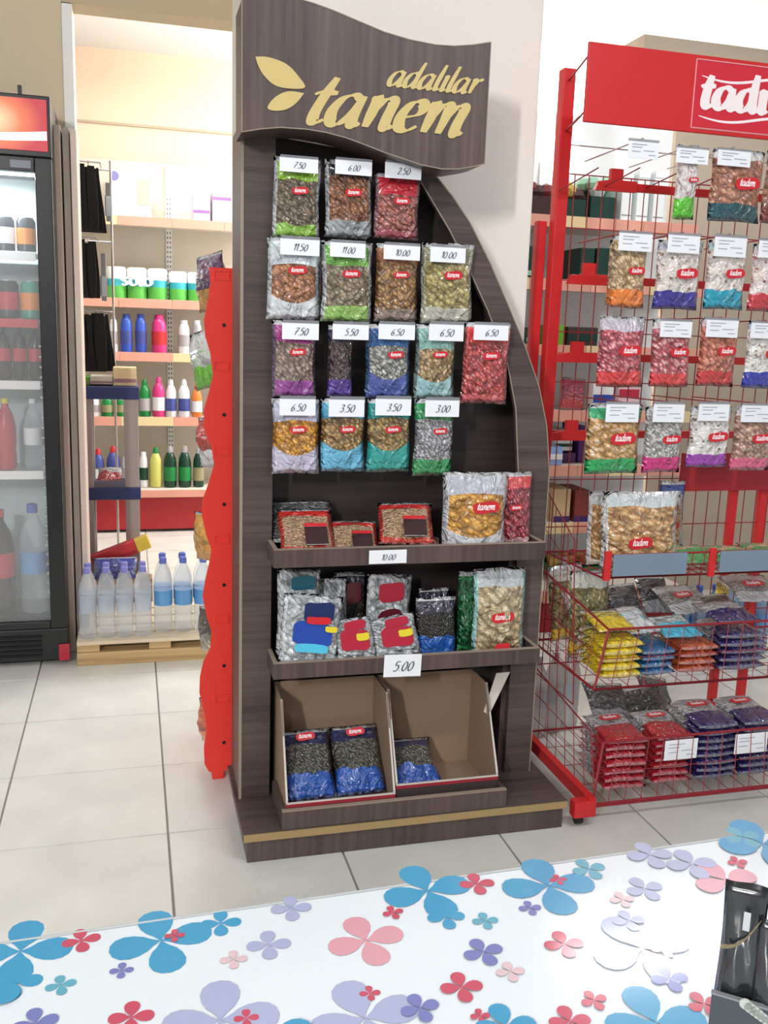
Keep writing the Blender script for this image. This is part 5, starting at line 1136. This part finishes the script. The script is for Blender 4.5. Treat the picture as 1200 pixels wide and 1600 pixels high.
m = rotp(MB().box((-1.05, -.0005, ZC0-.06), (1.25, .0022, ZC0+.0006), 0, .0006)); m.v = [(x+.1, y+.4, z) for x, y, z in m.v]
m.build('front_fold', mat('cloth_edge', C(176,180,182), .15, coat=.5), co_)
pal_ = {'b': C(52,138,178), 'r': C(178,66,88), 'l': C(152,158,188), 'k': C(196,140,152), 'p': C(104,110,166), 't': C(84,152,172), 'q': C(198,172,178)}
flw = [(252,1470,80,'b'),(32,1487,80,'b'),(24,1535,42,'b'),(127,1470,30,'r'),(345,1443,32,'b'),(190,1517,19,'p'),(95,1540,24,'t'),(420,1477,35,'l'),(365,1500,22,'q'),(572,1470,62,'k'),(205,1590,36,'r'),(345,1595,92,'l'),(570,1592,90,'l'),(578,1553,17,'r'),(385,1592,20,'r'),(55,1600,36,'p'),(455,1420,32,'l'),(273,1463,16,'r'),
 (668,1393,72,'b'),(697,1434,30,'b'),(745,1382,28,'r'),(614,1427,17,'r'),(758,1440,21,'t'),(857,1385,74,'b'),(920,1359,28,'t'),(872,1376,14,'r'),(828,1420,18,'p'),(1007,1390,31,'l'),(972,1407,20,'q'),(881,1477,32,'r'),(755,1489,33,'p'),(797,1520,23,'q'),(721,1544,34,'r'),(1003,1484,84,'l'),(1046,1531,30,'p'),(1037,1484,22,'r'),(928,1565,22,'r'),(1025,1600,82,'b'),(890,1598,34,'r'),(656,1577,32,'p'),(750,1590,16,'r'),(790,1606,50,'b'),(1135,1378,54,'k'),(1152,1349,16,'r'),(1192,1320,70,'b'),(1160,1310,30,'t'),(1015,1338,36,'l'),(1080,1352,40,'l'),(1100,1572,28,'r'),(982,1441,26,'l'),(-40,1560,70,'b'),(480,1650,80,'b'),(150,1660,70,'l'),(700,1670,70,'b'),(880,1700,80,'k'),(300,1720,60,'r')]
flw += [(1290,1400,70,'l'),(1330,1300,34,'r'),(1400,1360,74,'b'),(1470,1290,30,'p'),(1520,1380,60,'k'),(1600,1300,72,'b'),(1290,1520,70,'b'),(1400,1480,32,'r'),(1500,1500,80,'l'),(1650,1400,34,'p'),(-150,1500,70,'l'),(-120,1600,34,'r')]
for i, (x, y, r, c) in enumerate(flw):
    p = PZ(x, y, ZC0); q = PZ(x+r, y, ZC0); R_w = (q-p).length; rot0 = ang+(.12 if i % 3 == 0 else -.1); z = .00035+.00003*i
    mb = MB(); mb.v.append((0, 0, 0))
    for k in range(4):
        a0 = rot0+k*math.pi/2; n = 14; vs = []; ids = []
        for j in range(1, n):
            t = -math.pi+2*math.pi*j/n; u = .57+.43*math.cos(t); v = .40*math.sin(t)*(.62+.42*u)
            ids.append(len(mb.v)); mb.v.append((R_w*(u*math.cos(a0)-v*math.sin(a0)), R_w*(u*math.sin(a0)+v*math.cos(a0)), 0))
        mb.f.append(tuple([0]+ids)); mb.mi.append(0)
    mb.build('flower_print', mat('print_flower_'+c, pal_[c], .2, coat=.6), co_, loc=(p.x, p.y, ZC0+z))

# black packets in a dark display box at the right front
BXY = .50
c0 = PY(1112, 1552, BXY); bt = c0.z; z0 = ZC0+.0025; RZ = -.68
bx = empty('display_box', 'dark grey counter display box with pale emblem at the right front corner', 'display box', (c0.x, c0.y, z0), RZ)
GK = mat('box_charcoal', C(62,68,74), .5); K_ = (c0-CAM).dot(FWD)/FPX; BH = bt-z0; BD = .032; BWd = .16
MB().box((0, 0, 0), (BWd, .003, BH)).build('front_wall', GK, bx)
for x in (0, BWd-.003): MB().box((x, .0032, 0), (x+.003, BD, BH-.02)).build('side_wall', GK, bx)
MB().box((.0032, BD-.003, 0), (BWd-.0032, BD, BH-.035)).build('back_wall', GK, bx)
MB().box((.0032, .0032, 0), (BWd-.0032, BD-.0032, .003)).build('floor_panel', GK, bx)
MB().box((-.0004, -.0006, BH-.0002), (BWd+.0004, .0034, BH+.001)).build('rim_edge', mat('rim_grey', C(130,134,138), .6), bx)
def zat(x, y, py):
    q = Vector((x, y, 0))-CAM; t = (800-py)/FPX; return (t*q.dot(FWD)-q.dot(UP))/(UP.z-t*FWD.z)
def lp(u, v): return (c0.x+u*math.cos(RZ)-v*math.sin(RZ), c0.y+u*math.sin(RZ)+v*math.cos(RZ))
em = mat('emblem_pale', C(176,182,176), .5)
for i in range(8):
    u = (50+i*6.5)*K_; a_, b_ = lp(u, 0); zz = zat(a_, b_, 1568+i*5.2)-z0
    MB().bar((u, -.0012, zz), (u, -.0001, zz), .0042-.00012*i, 12).build('emblem_ring', em, bx)
BW = mat('black_wrapper', C(34,35,37), .22, coat=.8, bump=(18, .35, .01)); BRW = mat('brown_arc', C(120,108,78), .4); SLV = mat('silver_print', C(178,182,184), .35)
def wrapper(label, px0, px1, pyt, v, lean=0, arc=True, th=.012):
    W = (px1-px0)*K_; x, y = lp(((px0+px1)/2-1112)*K_, v); H = zat(x, y, pyt)-z0-.004
    o = pouch(label, BW, W, H, th, (x, y, z0+.004), rot=(0, lean, RZ), seed=int(px0), name='wrapped_bar', cat='wrapped snack')
    if arc:
        m = MB(); pts = []
        for i in range(9):
            t = i/8; pts.append((W*(-.46+.80*t), -th*.70-.001, H*(.62+.20*t**2.2)))
        for p_, q_ in zip(pts[:-1], pts[1:]): m.add([(p_[0], p_[1], p_[2]), (q_[0], q_[1], q_[2]), (q_[0]+.0015, q_[1], q_[2]+.004), (p_[0], p_[1], p_[2]+.0025)], [(0, 1, 2, 3)])
        m.build('arc_print', BRW, o)
        MB().box((-W*.02, -th*.70-.0012, H*.76), (W*.14, -th*.70-.0004, H*.87), 0, .0003).build('silver_print', SLV, o)
    return o
wrapper('black wrapped snack with a tan arc, left one in the display box', 1114, 1178, 1380, .012, arc=True)
wrapper('plain black wrapped snack at the right picture edge', 1188, 1244, 1376, .022, arc=False)
wrapper('black wrapped snack with grey print between the other two', 1166, 1222, 1440, .008, arc=False, th=.008)

# ------------------------------------------------------------------ resting places: small settling shifts in metres, so that things touch without cutting in
SETTLE = {
 'whitish almond bag at the left end of the second row': (0.0, -0.003, 0.0),
 'blue bag of white pumpkin seeds in the third row': (0.0, 0.0, 0.003),
 'red peanut bag at the right end of the third row': (0.0, -0.003, 0.0),
 'teal bag of peanuts in the fourth row': (0.0, -0.003, 0.0),
 'second whitish bag peeking out left behind the almond bag': (0.0, 0.003, -0.003),
 'red stand-up pouch of coated peanuts at the tray right end': (-0.024, 0.0, 0.0),
 'red seed packet with dark window at the left of the upper tray': (0.0, -0.006, 0.0),
 'middle red seed packet in the upper tray beside the left packet': (0.006, 0.006, -0.006),
 'lowest red seed packet under the upper packet at tray centre': (0.0, 0.006, 0.006),
 'front silver packet with blue print, left end of the lower tray': (-0.01, -0.016, 0.01),
 'silver packet with teal top standing behind the blue print packet': (0.0, 0.0, 0.003),
 'red print silver packet, first one right of the blue print packet': (0.0, 0.0, 0.006),
 'red print silver packet, second one above the 5.00 card': (0.0, 0.0, 0.01),
 'dark maroon packet leaning behind the red print packets': (0.0, 0.0, 0.006),
 'dark packet with maroon top at the back of the lower tray': (0.0, 0.003, 0.0),
 'white edged bag of shelled peanuts at the lower tray right end': (0.01, 0.003, 0.003),
 'green seed packet lying flat on the rack middle shelf, second from the left': (0.0, 0.0, -0.006),
 'white topped pouch with yellow foot standing at the left of the upper basket': (0.0, -0.006, 0.0),
 'second white topped pouch leaning behind at the upper basket left corner': (0.006, 0.01, 0.0),
 'bright yellow packet lying on top of the yellow stack': (0.006, 0.0, 0.003),
 'black packet with silver band left of the pile top': (-0.006, 0.035, 0.0),
 'cyan topped packet lying on the orange stack': (0.003, 0.0, -0.006),
 'silver packet with turquoise flash above the blue stack': (0.0, 0.003, 0.0),
 'dark silver packet under the rightmost one': (0.0, -0.01, 0.0),
 'blue edged packet lying at the back of the pile': (-0.01, -0.016, -0.006),
 'yellow cornered packet standing at the back of the pile': (0.05, 0.024, 0.0),
 'grey packet with black top behind the red stacks': (0.0, 0.006, -0.003),
 'small pink packet on the fourth far shelf behind the rack': (0.0, 0.0, 0.003),
 'blue shiny pack lying behind the left water bottles': (0.0, -0.003, 0.0),
 'pale package on top of the navy plastic rack': (0.0, -0.006, 0.006),
 'beige package on top of the navy plastic rack': (0.003, 0.0, 0.0)}
for o in COL.objects:
    if o.parent is None and o.get('label') in SETTLE: o.location = o.location+Vector(SETTLE[o['label']])
